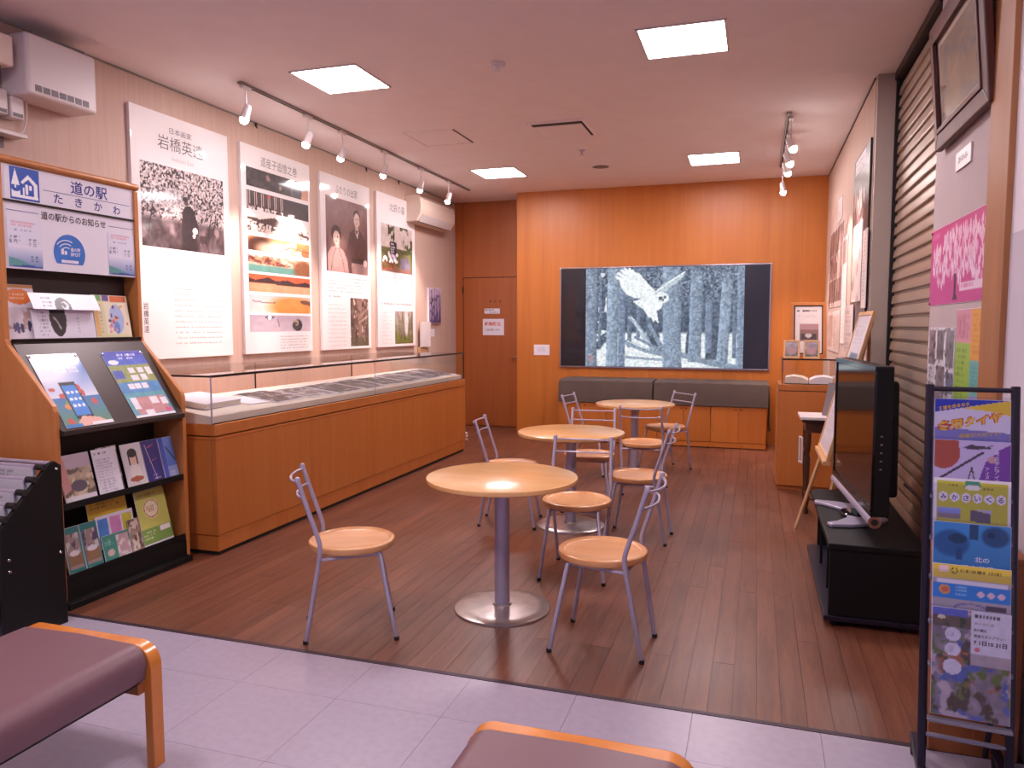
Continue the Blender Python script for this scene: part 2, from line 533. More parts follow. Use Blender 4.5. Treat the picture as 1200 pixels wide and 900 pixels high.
def board(name, label, cat, loc, rotz, w, h, t=0.006, mat='white_paper', group=None, rotx=0.0, part='sheet', bevel=0.0):
    """flat sheet or panel whose front face is local y=0, origin at its lower left corner"""
    o = thing(name, label, cat, loc, rotz, group, rotx)
    MB().box(0, 0, 0, w, t, h).build(part, mat, o, bevel=bevel)
    return o

def frame_bars(w, h, b, d0, d1, name, mat, parent, bevel=0.003):
    """four mitred bars round a w x h picture"""
    for pts in ([(-b, -b), (w + b, -b), (w, 0), (0, 0)], [(w + b, -b), (w + b, h + b), (w, h), (w, 0)],
                [(w + b, h + b), (-b, h + b), (0, h), (w, h)], [(-b, h + b), (-b, -b), (0, 0), (0, h)]):
        MB().prism(pts, d0, d1, 'y').build(name, mat, parent, bevel=bevel)

# ================================================================== STRUCTURE
ZC = 3.245           # ceiling height
XL, XR = -4.22, 0.77  # left wall, far right wall
XN = 0.90            # near right wall
YB, YR = 9.75, 10.28  # back wall, door recess
YT = 2.835           # timber / tile border

# ---- timber floor
fl = struct(MB().box(XL - .2, YT, -0.14, 1.2, YR + .2, -0.012).build('floor', 'floor_base'))
PW = 0.0905
plank_meshes = {}
def plank(x, y, l):
    l = round(l, 2)
    if l not in plank_meshes:
        me = MB().box(0.0006, 0.0006, -0.012, PW - 0.0006, l - 0.0006, 0.0).mesh('plank')
        me.materials.append(M['plank']); plank_meshes[l] = me
    o = link('plank', plank_meshes[l], fl); o.location = (x, y, 0)
rp_ = random.Random(11)
x = XL
k = 0
while x < XN + 0.02:
    y = YT + 0.012
    first = True
    while y < YR - 0.01:
        l = rp_.choice([1.45, 1.65, 1.82, 1.95, 2.1])
        if first: l = rp_.choice([0.45, 0.8, 1.1, 1.4, 1.8]); first = False
        l = min(l, YR - y)
        if YR - (y + l) < 0.3: l = YR - y
        plank(x, y, l); y += l
    x += PW
MB().box(XL, YT - 0.012, -0.01, XN, YT + 0.012, 0.002).build('threshold_strip', 'threshold', fl)

# ---- tiled lobby floor
ft = struct(MB().box(XL - .2, -4.2, -0.14, 3.2, YT, -0.01).build('floor_lobby', 'tile_base'))
tile_meshes = {}
def tile(x0, y0, x1, y1):
    key = (round(x1 - x0, 3), round(y1 - y0, 3))
    if key not in tile_meshes:
        me = MB().box(0.0007, 0.0007, -0.01, key[0] - 0.0007, key[1] - 0.0007, 0.0).mesh('tile')
        me.materials.append(M['tile']); tile_meshes[key] = me
    o = link('tile', tile_meshes[key], ft); o.location = (x0, y0, 0)
ys = [YT - 0.012] + [2.50 - 0.45 * i for i in range(16)]
xs = [-0.197 + 0.45 * i for i in range(-8, 8)]
xs = [XL] + [q for q in xs if q > XL + .05] 
for y1, y0 in zip(ys, ys[1:]):
    for x0, x1 in zip(xs, xs[1:]):
        tile(x0, y0, x1, y1)

# ---- ceiling
struct(MB().box(XL - .2, -4.2, ZC, 3.2, YR + .2, ZC + .12).build('ceiling', 'ceiling'))

# ---- left wall with a thin picture rail under the ceiling
wl = struct(MB().box(XL - .2, -1.2, 0, XL, YR + .2, ZC).build('wall_left', 'wallpaper'))
struct(MB().box(XL, -1.2, ZC - 0.014, XL + 0.008, YR, ZC - 0.004).build('trim_1', 'grey_steel'))

# ---- back wall: veneer panels in front of a backing
wbk = struct(MB().box(-3.09, YB + 0.02, 0, 1.1, YR + .2, ZC).build('wall_back', 'panel_wood_dark'))
edges = [-3.105, -2.72, -2.26, -1.80, -1.34, -0.88, -0.42, 0.04, 0.50, 0.772]
for a, b in zip(edges, edges[1:]):
    o = MB().box(a + 0.0008, 0, 0.0, b - 0.0008, 0.022, ZC).build('panel', 'panel_wood', wbk); o.location = (0, YB, 0)
MB().box(-3.105, YB + 0.022, 0, -3.09, YR, ZC).build('panel', 'panel_wood_dark', wbk)
MB().box(-3.10, YB - 0.006, 0.0, -2.42, YB, 0.05).build('kick_strip', 'panel_wood_dark', wbk)
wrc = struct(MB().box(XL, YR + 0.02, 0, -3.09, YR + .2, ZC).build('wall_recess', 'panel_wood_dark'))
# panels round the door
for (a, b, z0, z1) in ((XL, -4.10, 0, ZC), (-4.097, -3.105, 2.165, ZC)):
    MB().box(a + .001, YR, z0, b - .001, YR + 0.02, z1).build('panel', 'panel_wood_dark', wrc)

# ---- right walls
wr = struct(MB().box(XR, 6.06, 0, 1.2, YB + .02, ZC).build('wall_right', 'wallpaper'))
struct(MB().box(XR - 0.008, 6.07, ZC - 0.016, XR, YB, ZC - 0.004).build('trim_2', 'bronze_edge'))
struct(MB().box(1.02, 4.60, 0, 1.2, 6.06, ZC).build('wall_shutter_backing', 'dark_gap'))
struct(MB().box(XN, 0.9, 0, 1.2, 4.64, ZC).build('wall_right_near', 'mauve_wall'))
struct(MB().box(0.872, 3.27, 0, XN, 3.53, ZC).build('trim_3', 'post_wood', bevel=.003))
wl2 = MB().box(0.893, 0.9, 0, XN, 3.27, 1.81).build('trim_4', 'white_wall'); struct(wl2)
wl3 = MB().box(0.8945, 0.9, 1.8101, XN, 3.27, ZC).build('trim_5', 'white_paper'); struct(wl3)
# steel jamb with its dark guide slot
jb = struct(MB().box(0.775, 6.0, 0, 0.895, 6.058, ZC).build('trim_6', 'jamb_steel', bevel=.003))
MB().box(0.895, 5.985, 0, 0.935, 6.0, ZC).build('guide_slot', 'dark_gap', jb)

struct(MB().box(0.885, 4.64, ZC - .055, 1.02, 6.0, ZC).build('shadow_strip', 'dark_brown_board'))  # added dark strip, stands in for the shadow gap along the ceiling edge
# ---- roller shutter
sh = thing('roller_shutter', 'closed beige metal roller shutter between grey jamb and near right wall', 'shutter', (0.925, 4.64, 0))
prof = [(0.010, 0.0), (-0.006, 0.001), (-0.0115, 0.004), (-0.0125, 0.010), (-0.0095, 0.034), (-0.0055, 0.058), (0.010, 0.064)]
prof += [(0.014, 0.064), (0.0, 0.056), (-0.004, 0.034), (-0.006, 0.012), (-0.002, 0.005), (0.014, 0.003)]
sm = MB().prism(prof, 0.0, 1.345, 'y').mesh('slat'); sm.materials.append(M['shutter'])
gm = MB().box(0.004, 0, 0.062, 0.014, 1.345, 0.083).mesh('slat_joint'); gm.materials.append(M['shutter'])
pit = 0.081
for i in range(39):
    o = link('slat', sm, sh); o.location = (0, 0, i * pit)
    j = link('slat_joint', gm, o)

# ---- door
d = struct(MB().box(-4.088, YR - 0.012, 0.008, -3.112, YR + 0.018, 2.155).build('door_1', 'panel_wood_dark', bevel=.002))
MB().box(-4.10, YR - 0.004, 0.0, -4.09, YR + 0.02, 2.165).build('door_frame', 'bronze_edge', d)
MB().box(-4.10, YR - 0.004, 2.157, -3.106, YR + 0.02, 2.166).build('door_frame', 'bronze_edge', d)
hd = MB().tube([(-3.33, YR - .012, 1.02), (-3.33, YR - .06, 1.02)], .011).tube([(-3.335, YR - .06, 1.02), (-3.20, YR - .06, 1.02)], .010)
hd.build('handle', 'chrome', d, smooth=True)
for zz in (1.98, 1.0, 0.3):
    MB().box(-4.104, YR - .022, zz - .05, -4.086, YR - .012, zz + .05).build('hinge', 'bronze_edge', d)
for i in range(3):
    letters([('事務室'[i], -3.69 + i * 0.075, 1.80, 0.032, 0.032, 0.012)], 'lettering', 'ink', d, off=YR - 0.0135)
s1 = board('door_notice', 'small white strip notice on the far wooden door, above the larger notice', 'sign', (-3.765, YR - 0.0145, 1.64), FACE_C, 0.235, 0.075, 0.002)
letters([('関係者以外', 0.012, 0.040, 0.14, 0.026, .01), ('立入禁止', 0.075, 0.008, 0.14, 0.025)], 'lettering', 'ink', s1)
s2 = board('door_notice', 'white notice with red heading taped on the far wooden door', 'sign', (-3.79, YR - 0.0145, 1.33), FACE_C, 0.325, 0.235, 0.002)
plain('ink_red', '#c8504a', 0.5); plain('ink_orange', '#e0812a', 0.5)
letters([('感染防止', 0.03, 0.135, 0.25, 0.058, .03)], 'heading', 'ink_red', s2)
letters([('ご協力願います', 0.04, 0.065, 0.22, 0.028, .012)], 'lettering', 'ink', s2)
s3 = board('wall_notice', 'small white card fixed on the wood panelled back wall', 'sign', (-2.86, YB - 0.009, 1.072), FACE_C, 0.216, 0.14, 0.008)
textlines(0.05, 0.05, 0.17, 0.12, 3, 0.012, rp_).build('lettering', 'ink_grey', s3)
bx = tag(MB().box(-3.125, YR - .10, 2.175, -3.106, YR - .02, 2.32).build('switch_box', 'cream_plastic', bevel=.004), 'small cream box high beside the top corner of the wooden door', 'switch box')

# ================================================================== CEILING FITTINGS
names = {(0, 1): 'glowing square ceiling light nearest the upper left wall spotlights', (1, 1): 'glowing square ceiling light at top right, largest in the picture',
         (0, 2): 'glowing square ceiling light near the far air conditioner and door recess', (1, 2): 'glowing square ceiling light in front of the back wall, right of centre',
         (0, 0): 'square ceiling light over the left lobby bench', (1, 0): 'square ceiling light above the camera in the lobby'}
LX = (-2.90, -0.475); LY = {1: 4.92, 2: 8.42, 0: 1.42}
proto = None
for (i, j), lab in names.items():
    if proto is None:
        t = thing('ceiling_light', lab, 'ceiling light', (LX[i], LY[j], ZC), 0, 'square ceiling lights')
        for a in range(4):
            q = MB().box(-.266, -.266, -.008, .266, -.250, 0).build('frame', 'white_plastic', t); q.rotation_euler = (0, 0, a * math.pi / 2)
        MB().box(-.25, -.25, -.005, .25, .25, -.001).build('diffuser', 'light_panel', t)
        proto = t
    else:
        t = dup(proto, lab); t.location = (LX[i], LY[j], ZC)

# ceiling cassette outlet
cv = thing('ceiling_vent', 'flat square air outlet with dark slots in the ceiling centre', 'vent', (-1.71, 6.74, ZC))
MB().box(-.24, -.27, -.012, .24, -.17, 0).build('slot', 'vent_dark', cv)
MB().box(.195, -.27, -.012, .24, .27, 0).build('slot', 'vent_dark', cv)
MB().box(-.23, -.17, -.017, .205, .26, -.0).build('cover_plate', 'ceiling', cv, bevel=.004)
for a in range(2):
    MB().box(-.26, [-.29, .262][a], -.016, .26, [-.262, .29][a], 0).build('frame', 'ceiling', cv)
    MB().box([-.26, .232][a], -.262, -.016, [-.232, .26][a], .262, 0).build('frame', 'ceiling', cv)
hc = thing('ceiling_hatch', 'square inspection hatch outlined in the ceiling above left track', 'hatch', (-2.91, 6.70, ZC))
MB().box(-.235, -.255, -.004, .235, .255, 0).build('lid', 'ceiling', hc)
for a in range(2):
    MB().box(-.25, [-.27, .257][a], -.007, .25, [-.257, .27][a], 0).build('rim', 'ceiling', hc)
    MB().box([-.25, .237][a], -.257, -.007, [-.237, .25][a], .257, 0).build('rim', 'ceiling' if a == 0 else 'grey_plastic', hc)
sd = thing('smoke_detector', 'round white smoke detector on the ceiling between the front lights', 'smoke detector', (-1.716, 4.953, ZC))
MB().lathe([(0, 0), (.055, 0), (.055, -.012), (.048, -.02), (0, -.02)], 24).build('base', 'white_plastic', sd, smooth=True)
MB().lathe([(0, -.02), (.034, -.02), (.03, -.045), (.02, -.052), (0, -.052)], 24).build('sensor', 'white_plastic', sd, smooth=True)
sp = thing('ceiling_speaker', 'round flush speaker plate in the ceiling near the back wall', 'speaker', (-1.704, 8.442, ZC))
MB().lathe([(0, -.004), (.10, -.004), (.112, -.008), (.118, 0), (0, 0)], 28).build('plate', 'ceiling', sp, smooth=True)
MB().lathe([(0, -.006), (.092, -.006), (.092, -.004), (0, -.004)], 28).build('grille', 'grey_plastic', sp)
sk = thing('sprinkler_head', 'tiny sprinkler head on the ceiling beyond the square air outlet', 'sprinkler', (-1.732, 7.614, ZC))
MB().lathe([(0, 0), (.035, 0), (.033, -.006), (.012, -.008), (.010, -.03), (0, -.03)], 16).build('body', 'silver', sk, smooth=True)
MB().lathe([(0, -.045), (.02, -.045), (.02, -.042), (0, -.042)], 16).tube([(0, 0, -.03), (0, 0, -.043)], .004).build('deflector', 'silver', sk)

# track spotlights
def rail(name, label, x, y0, y1):
    t = thing(name, label, 'track rail', (x, y0, ZC))
    MB().box(-.016, 0, -.018, .016, y1 - y0, 0).build('rail', 'grey_steel', t, bevel=.002)
    MB().box(-.006, .02, -.0195, .006, y1 - y0 - .02, -.018).build('slot', 'dark_gap', t)
    MB().box(-.02, -.03, -.02, .02, 0.05, 0).build('end_feed', 'grey_steel', t, bevel=.003)
    return t
rail('track_rail', 'long ceiling track above the left wall posters', -3.625, 4.75, 9.33)
rail('track_rail', 'short ceiling track near the right wall posters', 0.215, 6.82, 9.05)

def spot(label, loc, aim, group, power, cone=56, blend=0.8):
    t = thing('spotlight', label, 'spotlight', (loc[0], loc[1], ZC - .02), 0, group)
    hz = -(ZC - .02 - loc[2])
    MB().box(-.017, -.05, -.022, .017, .05, 0).build('adapter', 'white_plastic', t, bevel=.003)
    MB().tube([(0, 0, -.02), (0, 0, hz + .03)], .006, 8).build('stem', 'white_plastic', t, smooth=True)
    dirv = (Vector(aim) - Vector(loc)).normalized()
    q = dirv.to_track_quat('-Z', 'Y')
    head = MB().lathe([(0, .062), (.018, .06), (.026, .045), (.030, -.01), (.036, -.045), (.032, -.045), (.027, -.030), (0, -.030)], 20).build('head', 'white_plastic', t, smooth=True)
    head.location = (0, 0, hz); head.rotation_mode = 'QUATERNION'; head.rotation_quaternion = q
    bulb = MB().lathe([(0, -.084), (.014, -.081), (.026, -.071), (.032, -.056), (.031, -.044), (.027, -.031), (0, -.031)], 16).build('lamp', 'lamp_glow', head, smooth=True)
    ld = bpy.data.lights.new('spot_beam', 'SPOT')
    ld.energy = power; ld.color = SPOT_COLOR; ld.spot_size = R(cone); ld.spot_blend = blend; ld.shadow_soft_size = 0.03
    lo = bpy.data.objects.new('spot_beam', ld); COL.objects.link(lo); lo.parent = head; lo.location = (0, 0, -.125)
    return t
LS = [4.79, 5.60, 6.15, 6.96, 7.83, 8.63]
ordn = ['first', 'second', 'third', 'fourth', 'fifth', 'sixth']
aims = [(-4.2, 4.62, 1.35), (-4.2, 5.35, 1.65), (-4.2, 6.15, 1.90), (-4.2, 7.05, 1.50), (-4.2, 7.90, 1.40), (-4.2, 8.75, 1.50)]
for i, y in enumerate(LS):
    spot('%s lit spotlight from the near end of the left ceiling track' % ordn[i], (-3.625, y, 3.035), aims[i], 'left track spotlights', SPOT_POWER)
RS = [6.90, 7.49, 7.92, 9.0]
raim = [(0.76, 6.5, 1.9), (0.76, 7.3, 1.7), (0.76, 8.2, 1.5), (0.5, 9.3, 1.2)]
for i, y in enumerate(RS):
    spot('%s lit spotlight from the near end of the right ceiling track' % ordn[i], (0.235, y, 3.0), raim[i], 'right track spotlights', SPOT_POWER * 0.8)

# ================================================================== TABLES AND CHAIRS
def make_table():
    t = thing('cafe_table', 'x', 'table', (0, 0, 0), 0, 'round cafe tables')
    MB().lathe([(0, .672), (.378, .672), (.388, .677), (.390, .688), (.388, .697), (.380, .700), (0, .700)], 64).build('tabletop', 'table_wood', t, smooth=True)
    MB().lathe([(0, .672), (.14, .672), (.14, .664), (.05, .660), (.05, .65), (0, .65)], 32).build('mounting_plate', 'silver', t, smooth=True)
    MB().lathe([(0, .665), (.039, .665), (.039, .022), (0, .022)], 28).build('column', 'silver', t, smooth=True)
    MB().lathe([(0, .034), (.046, .034), (.05, .024), (.19, .020), (.235, .016), (.248, .010), (.25, .002), (.25, 0), (0, 0)], 56).build('base_plate', 'steel_plate', t, smooth=True)
    return t
tp = make_table()
tabs = [((-1.228, 3.605), 'nearest round wooden cafe table on silver column and disc base'),
        ((-1.272, 5.30), 'middle round wooden cafe table, between the nearest and farthest tables'),
        ((-1.135, 7.44), 'farthest round wooden cafe table, in front of the dark cushioned bench')]
for i, (p, lab) in enumerate(tabs):
    t = tp if i == 0 else dup(tp)
    t['label'] = lab; t.location = (p[0], p[1], 0); t.rotation_euler = (0, 0, i * 0.5)

def bez(pts, n=6):
    """Catmull-Rom through pts"""
    P = [Vector(p) for p in pts]; out = []
    for i in range(len(P) - 1):
        p0, p1, p2, p3 = P[max(i - 1, 0)], P[i], P[i + 1], P[min(i + 2, len(P) - 1)]
        for k in range(n):
            t = k / n
            out.append(0.5 * ((2 * p1) + (p2 - p0) * t + (2 * p0 - 5 * p1 + 4 * p2 - p3) * t * t + (3 * p1 - p0 - 3 * p2 + p3) * t ** 3))
    out.append(P[-1]); return out

def make_chair():
    t = thing('cafe_chair', 'x', 'chair', (0, 0, 0), 0, 'silver framed cafe chairs')
    MB().lathe([(0, .412), (.185, .412), (.200, .418), (.205, .430), (.203, .445), (.197, .450), (.188, .450), (.181, .442), (.172, .4385), (.10, .437), (0, .436)], 48).build('seat', 'seat_wood', t, smooth=True)
    for s in (-1, 1):
        l = MB().tube([(.105, s * .125, .412), (.125, s * .140, .40), (.195, s * .185, .012)], .0105, 10).build('leg', 'silver', t, smooth=True)
        MB().lathe([(0, 0), (.0125, 0), (.0125, .018), (0, .018)], 10, (.197, s * .186, 0)).build('foot', 'rubber', l, smooth=True)
    for s in (-1, 1):
        pts = [(-.215, s * .150, .012), (-.165, s * .168, .30), (-.147, s * .177, .41), (-.143, s * .181, .455), (-.150, s * .181, .50), (-.195, s * .178, .64), (-.236, s * .175, .775)]
        l = MB().tube(bez(pts, 4), .0108, 10).build('leg', 'silver', t, smooth=True)
        MB().lathe([(0, 0), (.0125, 0), (.0125, .018), (0, .018)], 10, (-.217, s * .150, 0)).build('foot', 'rubber', l, smooth=True)
        MB().lathe([(0, -.012), (.0125, -.012), (.0125, .004), (.008, .010), (0, .010)], 10, (-.237, s * .175, .778)).build('cap', 'silver', l, smooth=True)
    for zz, xx, bow in ((.765, -.233, .045), (.690, -.210, .040)):
        pts = [(xx, -.175, zz), (xx - bow * .7, -.105, zz - .004), (xx - bow, 0, zz - .006), (xx - bow * .7, .105, zz - .004), (xx, .175, zz)]
        MB().tube(bez(pts, 5), .0058, 8).build('back_rail', 'silver', t, smooth=True)
    f = MB()
    f.tube([(-.150, -.175, .400), (.118, -.132, .400)], .008, 8).tube([(-.150, .175, .400), (.118, .132, .400)], .008, 8)
    f.tube([(-.147, -.175, .398), (-.147, .175, .398)], .008, 8).tube([(.112, -.13, .400), (.112, .13, .400)], .008, 8)
    f.build('seat_frame', 'silver', t, smooth=True)
    return t
cp = make_chair()
chairs = [
    (-1.835, 3.14, 30, 'wooden seat silver chair left of the nearest table, standing at the tile edge'),
    (-0.65, 3.345, 176.5, 'nearest right-hand silver chair with round wooden seat, beside the nearest table'),
    (-0.99, 4.28, -86, 'silver chair with its seat facing us, between the nearest and middle tables'),
    (-1.715, 5.25, 9, 'silver chair behind the nearest table, close to the long display counter'),
    (-0.76, 5.14, 178, 'silver chair on the right side of the middle table, turned away from the wall'),
    (-1.255, 5.86, -86, 'silver chair on the far side of the middle table, facing us'),
    (-1.56, 7.32, -6, 'silver chair on the left side of the farthest table'),
    (-0.93, 6.62, 91, 'silver chair in front of the farthest table, back turned to us'),
    (-0.87, 7.74, 222, 'silver chair at the right rear of the farthest table, by the cabinets'),
]
for i, (x, y, a, lab) in enumerate(chairs):
    c = cp if i == 0 else dup(cp)
    c['label'] = lab; c.location = (x, y, 0); c.rotation_euler = (0, 0, R(a))

# ================================================================== LOBBY BENCHES
def make_bench(label, x0, x1, y1, length):
    w = x1 - x0
    t = thing('lobby_bench', label, 'bench', (x0, y1, 0), 0, 'brown vinyl lobby benches')
    H, r, th, dp = 0.42, 0.075, 0.032, 0.048
    def arch(ya, yb):
        out = [(0, 0)]
        for k in range(9):
            a = math.pi - k * math.pi / 16; out.append((r + r * math.cos(a), H - r + r * math.sin(a)))
        for k in range(9):
            a = math.pi / 2 - k * math.pi / 16; out.append((w - r + r * math.cos(a), H - r + r * math.sin(a)))
        out.append((w, 0)); n = len(out)
        inn = [(th, 0)]
        ri = r - th * .7
        for k in range(9):
            a = math.pi - k * math.pi / 16; inn.append((th + ri + ri * math.cos(a), H - th - ri + ri * math.sin(a)))
        for k in range(9):
            a = math.pi / 2 - k * math.pi / 16; inn.append((w - th - ri + ri * math.cos(a), H - th - ri + ri * math.sin(a)))
        inn.append((w - th, 0))
        vs = [(p[0], ya, p[1]) for p in out] + [(p[0], ya, p[1]) for p in inn] + [(p[0], yb, p[1]) for p in out] + [(p[0], yb, p[1]) for p in inn]
        fs = []
        for i in range(n - 1):
            fs += [(i, i + 1, n + i + 1, n + i), (2 * n + i, 3 * n + i, 3 * n + i + 1, 2 * n + i + 1),
                   (i, 2 * n + i, 2 * n + i + 1, i + 1), (n + i, n + i + 1, 3 * n + i + 1, 3 * n + i)]
        fs += [(0, n, 3 * n, 2 * n), (n - 1, 3 * n - 1, 4 * n - 1, 2 * n - 1)]
        return MB().add(vs, fs)
    arch(-dp, 0).build('end_frame', 'bench_wood', t, smooth=True, bevel=.003)
    arch(-length, -length + dp).build('end_frame', 'bench_wood', t, smooth=True, bevel=.003)
    # cushion: rounded cross-section, running between the frames
    c0, c1, zb, zt, rr = 0.012, w - 0.012, 0.305, 0.424, 0.062
    pr_ = [(c0 + .01, zb)]
    for k in range(7):
        a = math.pi - k * math.pi / 12; pr_.append((c0 + rr + rr * math.cos(a), zt - rr + rr * math.sin(a)))
    pr_.append((w / 2, zt + .006))
    for k in range(7):
        a = math.pi / 2 - k * math.pi / 12; pr_.append((c1 - rr + rr * math.cos(a), zt - rr + rr * math.sin(a)))
    pr_.append((c1 - .01, zb))
    MB().prism(pr_, -length + dp + .002, -dp - .002, 'y').build('cushion', 'vinyl_brown', t, smooth=True, bevel=.006, seg=3)
    MB().box(.05, -length + .08, .297, w - .03, -.08, .306).build('seat_board', 'black_paint', t)
    for yy in (-.062, -length + .062):
        MB().box(.028, yy - .014, .262, w - .028, yy + .014, .30).build('rail', 'cabinet_brown', t, bevel=.002)
    return t
make_bench('brown vinyl bench with bent wood end frame, at lower left beside the racks', -2.46, -1.865, 1.945, 1.6)
make_bench('brown vinyl bench with bent wood end frame, at bottom centre of the tiled floor', -0.705, -0.108, 1.815, 1.6)

# ================================================================== LONG DISPLAY COUNTER (left)
cx, cy0, cy1 = -3.23, 3.875, 8.15
ct = thing('display_counter', 'long wooden display counter with glass case along the left wall', 'display case', (0, 0, 0))
MB().box(XL + .024, cy0 + .02, 0, cx - .02, cy1 - .02, .03).build('toe_gap', 'dark_gap', ct)
MB().box(XL + .024, cy0 + .008, .028, cx - .006, cy1 - .008, .13).build('plinth', 'counter_wood', ct)
pe = [cy0, 4.93, 6.0, 7.07, cy1]
for a, b in zip(pe, pe[1:]):
    MB().box(cx - .03, a + .0012, .134, cx, b - .0012, .765).build('panel', 'counter_wood', ct)
MB().box(XL + .024, cy0, .134, cx - .032, cy0 + .03, .765).build('panel', 'counter_wood', ct)
MB().box(XL + .024, cy1 - .03, .134, cx - .032, cy1, .765).build('panel', 'counter_wood', ct)
MB().box(XL + .024, cy0 + .035, .12, cx - .035, cy1 - .035, .77).build('carcass', 'panel_wood_dark', ct)
MB().box(XL + .024, cy0 - .001, .742, cx + .001, cy1 + .001, .752).build('groove', 'panel_wood_dark', ct)
MB().box(XL + .024, cy0, .772, cx, cy1, .846).build('top_band', 'counter_wood', ct, bevel=.004)
gx, gy0, gy1, gz = cx - .018, cy0 - .005, cy1 - .01, 1.148
# sloping cloth-covered plinth inside
MB().prism([(gx - .012, .846), (gx - .012, .893), (gx - .52, .958), (gx - .62, .958), (gx - .62, .846)], gy0 + .02, gy1 - .03, 'y').build('display_bed', 'cream_cloth', ct)
MB().box(XL + .026, gy0 + .02, .846, XL + .036, gy1 - .02, 1.14).build('back_board', 'wallpaper', ct)
for a, b in ((gy0 + .008, 6.0), (6.003, gy1 - .008)):
    MB().box(gx - .006, a, .847, gx, b, gz).build('glass_pane', 'case_glass', ct)
    MB().box(XL + .026, a, gz, gx, b, gz + .006).build('glass_pane', 'case_glass', ct)
for y in (gy0 + .001, gy1 - .007):
    MB().box(XL + .026, y, .847, gx, y + .006, gz).build('glass_pane', 'case_glass', ct)
MB().box(gx - .004, gy0, gz - .006, gx + .005, gy1, gz + .010).build('edge_rim', 'bronze_edge', ct)
MB().box(XL + .026, gy0 - .003, gz - .004, gx, gy0 + .005, gz + .008).build('edge_rim', 'bronze_edge', ct)
MB().box(gx - .004, gy0 - .003, .848, gx + .004, gy0 + .005, gz).build('corner_seam', 'silver', ct)
MB().box(gx - .002, 5.998, .848, gx + .002, 6.004, gz).build('corner_seam', 'silver', ct)
MB().box(gx - .004, gy1 - .004, .848, gx + .003, gy1 + .003, gz).build('corner_seam', 'bronze_edge', ct)
for y in (5.55, 7.2):
    MB().box(XL + .037, y - .004, .85, XL + .045, y + .004, gz).build('corner_seam', 'bronze_edge', ct)
MB().box(gx - .006, gy0, .846, gx + .004, gy1, .852).build('edge_rim', 'bronze_edge', ct)

def bed_z(x):
    return .893 + (gx - .012 - x) / .508 * .065
slope = math.atan2(.065, .508)
rnc = random.Random(3)
# white book and its loose sheet at the near end
bk = thing('white_book', 'thick white closed book at the near end inside the glass counter', 'book', (-3.60, 4.20, bed_z(-3.60) + .006), R(8))
bk.rotation_euler = (0, slope, R(4))
MB().box(-.17, -.20, 0, .17, .20, .004).build('cover', 'white_paper', bk)
MB().box(-.165, -.195, .004, .165, .195, .032).build('pages', 'cream_cloth', bk)
MB().box(-.17, -.20, .032, .17, .20, .036).build('cover', 'white_paper', bk)
ls = tag(MB().box(-.12, -.10, 0, .12, .10, .002).build('paper_sheet', 'white_paper'), 'loose white sheet lying beside the white book in the glass counter', 'paper')
ls.location = (-3.50, 4.55, bed_z(-3.50) + .004); ls.rotation_euler = (0, slope, R(-6))
desc = ['dark engraved', 'pale grey', 'black and white', 'dusky landscape', 'dark crowded', 'light toned', 'mottled grey', 'dark framed', 'faded grey']
yy = 4.86
for i in range(8):
    w = rnc.uniform(.37, .41); h = rnc.uniform(.34, .40)
    xx = -3.52 + rnc.uniform(-.03, .03)
    t = thing('photo_sheet', '%s photo sheet in the glass counter, %s from its near end' % (desc[i], ordn[i] if i < 6 else ['seventh', 'eighth'][i - 6]), 'photograph',
              (xx, yy, bed_z(xx) + .005), 0, 'photo sheets in the glass counter')
    t.rotation_euler = (0, slope, R(90 + rnc.uniform(-5, 5)))
    t.rotation_euler = Matrix.Rotation(slope, 3, 'Y').to_4x4().to_3x3().__matmul__(Matrix.Rotation(R(90 + rnc.uniform(-6, 6)), 3, 'Z')).to_euler()
    MB().box(-w / 2 - .012, -h / 2 - .012, 0, w / 2 + .012, h / 2 + .012, .0015).build('mount', 'white_paper', t)
    cvs = Canvas(34, 26, ['#3a3338', '#6d666c', '#453e42', '#4f464c', '#2f282d', '#7a7278', '#544d52', '#38313a'][i], 40 + i)
    cvs.noise(5, 4, .35).mottle(8, 5, '#b9b2b6', .58, .08).mottle(7, 6, '#2a2428', .62, .06)
    o = cvs.build('printed_photo', t, -w / 2, -h / 2, w, h)
    o.rotation_euler = (R(-90), 0, 0); o.location = (0, 0, .001)
    yy += .432

# ================================================================== POSTERS ON THE LEFT WALL
def wall_poster(name, label, y0, z0, w, h, t=.028, mat='board_white'):
    return board(name, label, 'poster', (XL + t + .001, y0, z0), FACE_R, w, h, t, mat, part='panel', group='large wall panels')

p1 = wall_poster('wall_poster', 'largest-looking white poster, man in dark coat before blossoming orchard', 4.26, 1.222, 1.02, 1.80)
c = Canvas(150, 104, '#b9a9a8', 2)
top = c.box(0, .36, 1, 1)
c.noise(6, 4, .12)
c.mottle(64, 44, '#2d2126', .46, .12, top, 2).mottle(60, 40, '#e4d6d4', .58, .10, top, 2)
c.blend(np.clip((.40 - c.V) / .08, 0, 1), '#54464a'); c.noise(14, 5, .22, 3, c.box(0, 0, 1, .40)); c.mottle(5, 3, '#8d7a7c', .58, .1, c.box(0, .1, 1, .34)).mottle(10, 4, '#3a2c30', .60, .08, c.box(0, 0, 1, .22))
for u0 in (.08, .78, .84):
    c.line([(u0, .18), (u0 + .015, .32), (u0 + .05, .50)], .012, '#33272b')
c.ell(.36, .60, .12, .11, '#b9b0b2', .6, .6)
c.poly([(.455, .0), (.452, .28), (.46, .47), (.50, .56), (.57, .57), (.615, .50), (.66, .32), (.655, .22), (.635, .20), (.64, .02), (.60, 0)], '#241c20')
c.ell(.515, .615, .028, .05, '#4a3c3e'); c.ell(.50, .645, .03, .03, '#2a2024'); c.ell(.615, .265, .032, .04, '#e6d6d2'); c.ell(.60, .20, .018, .03, '#c9b6b4')
c.noise(30, 20, .05)
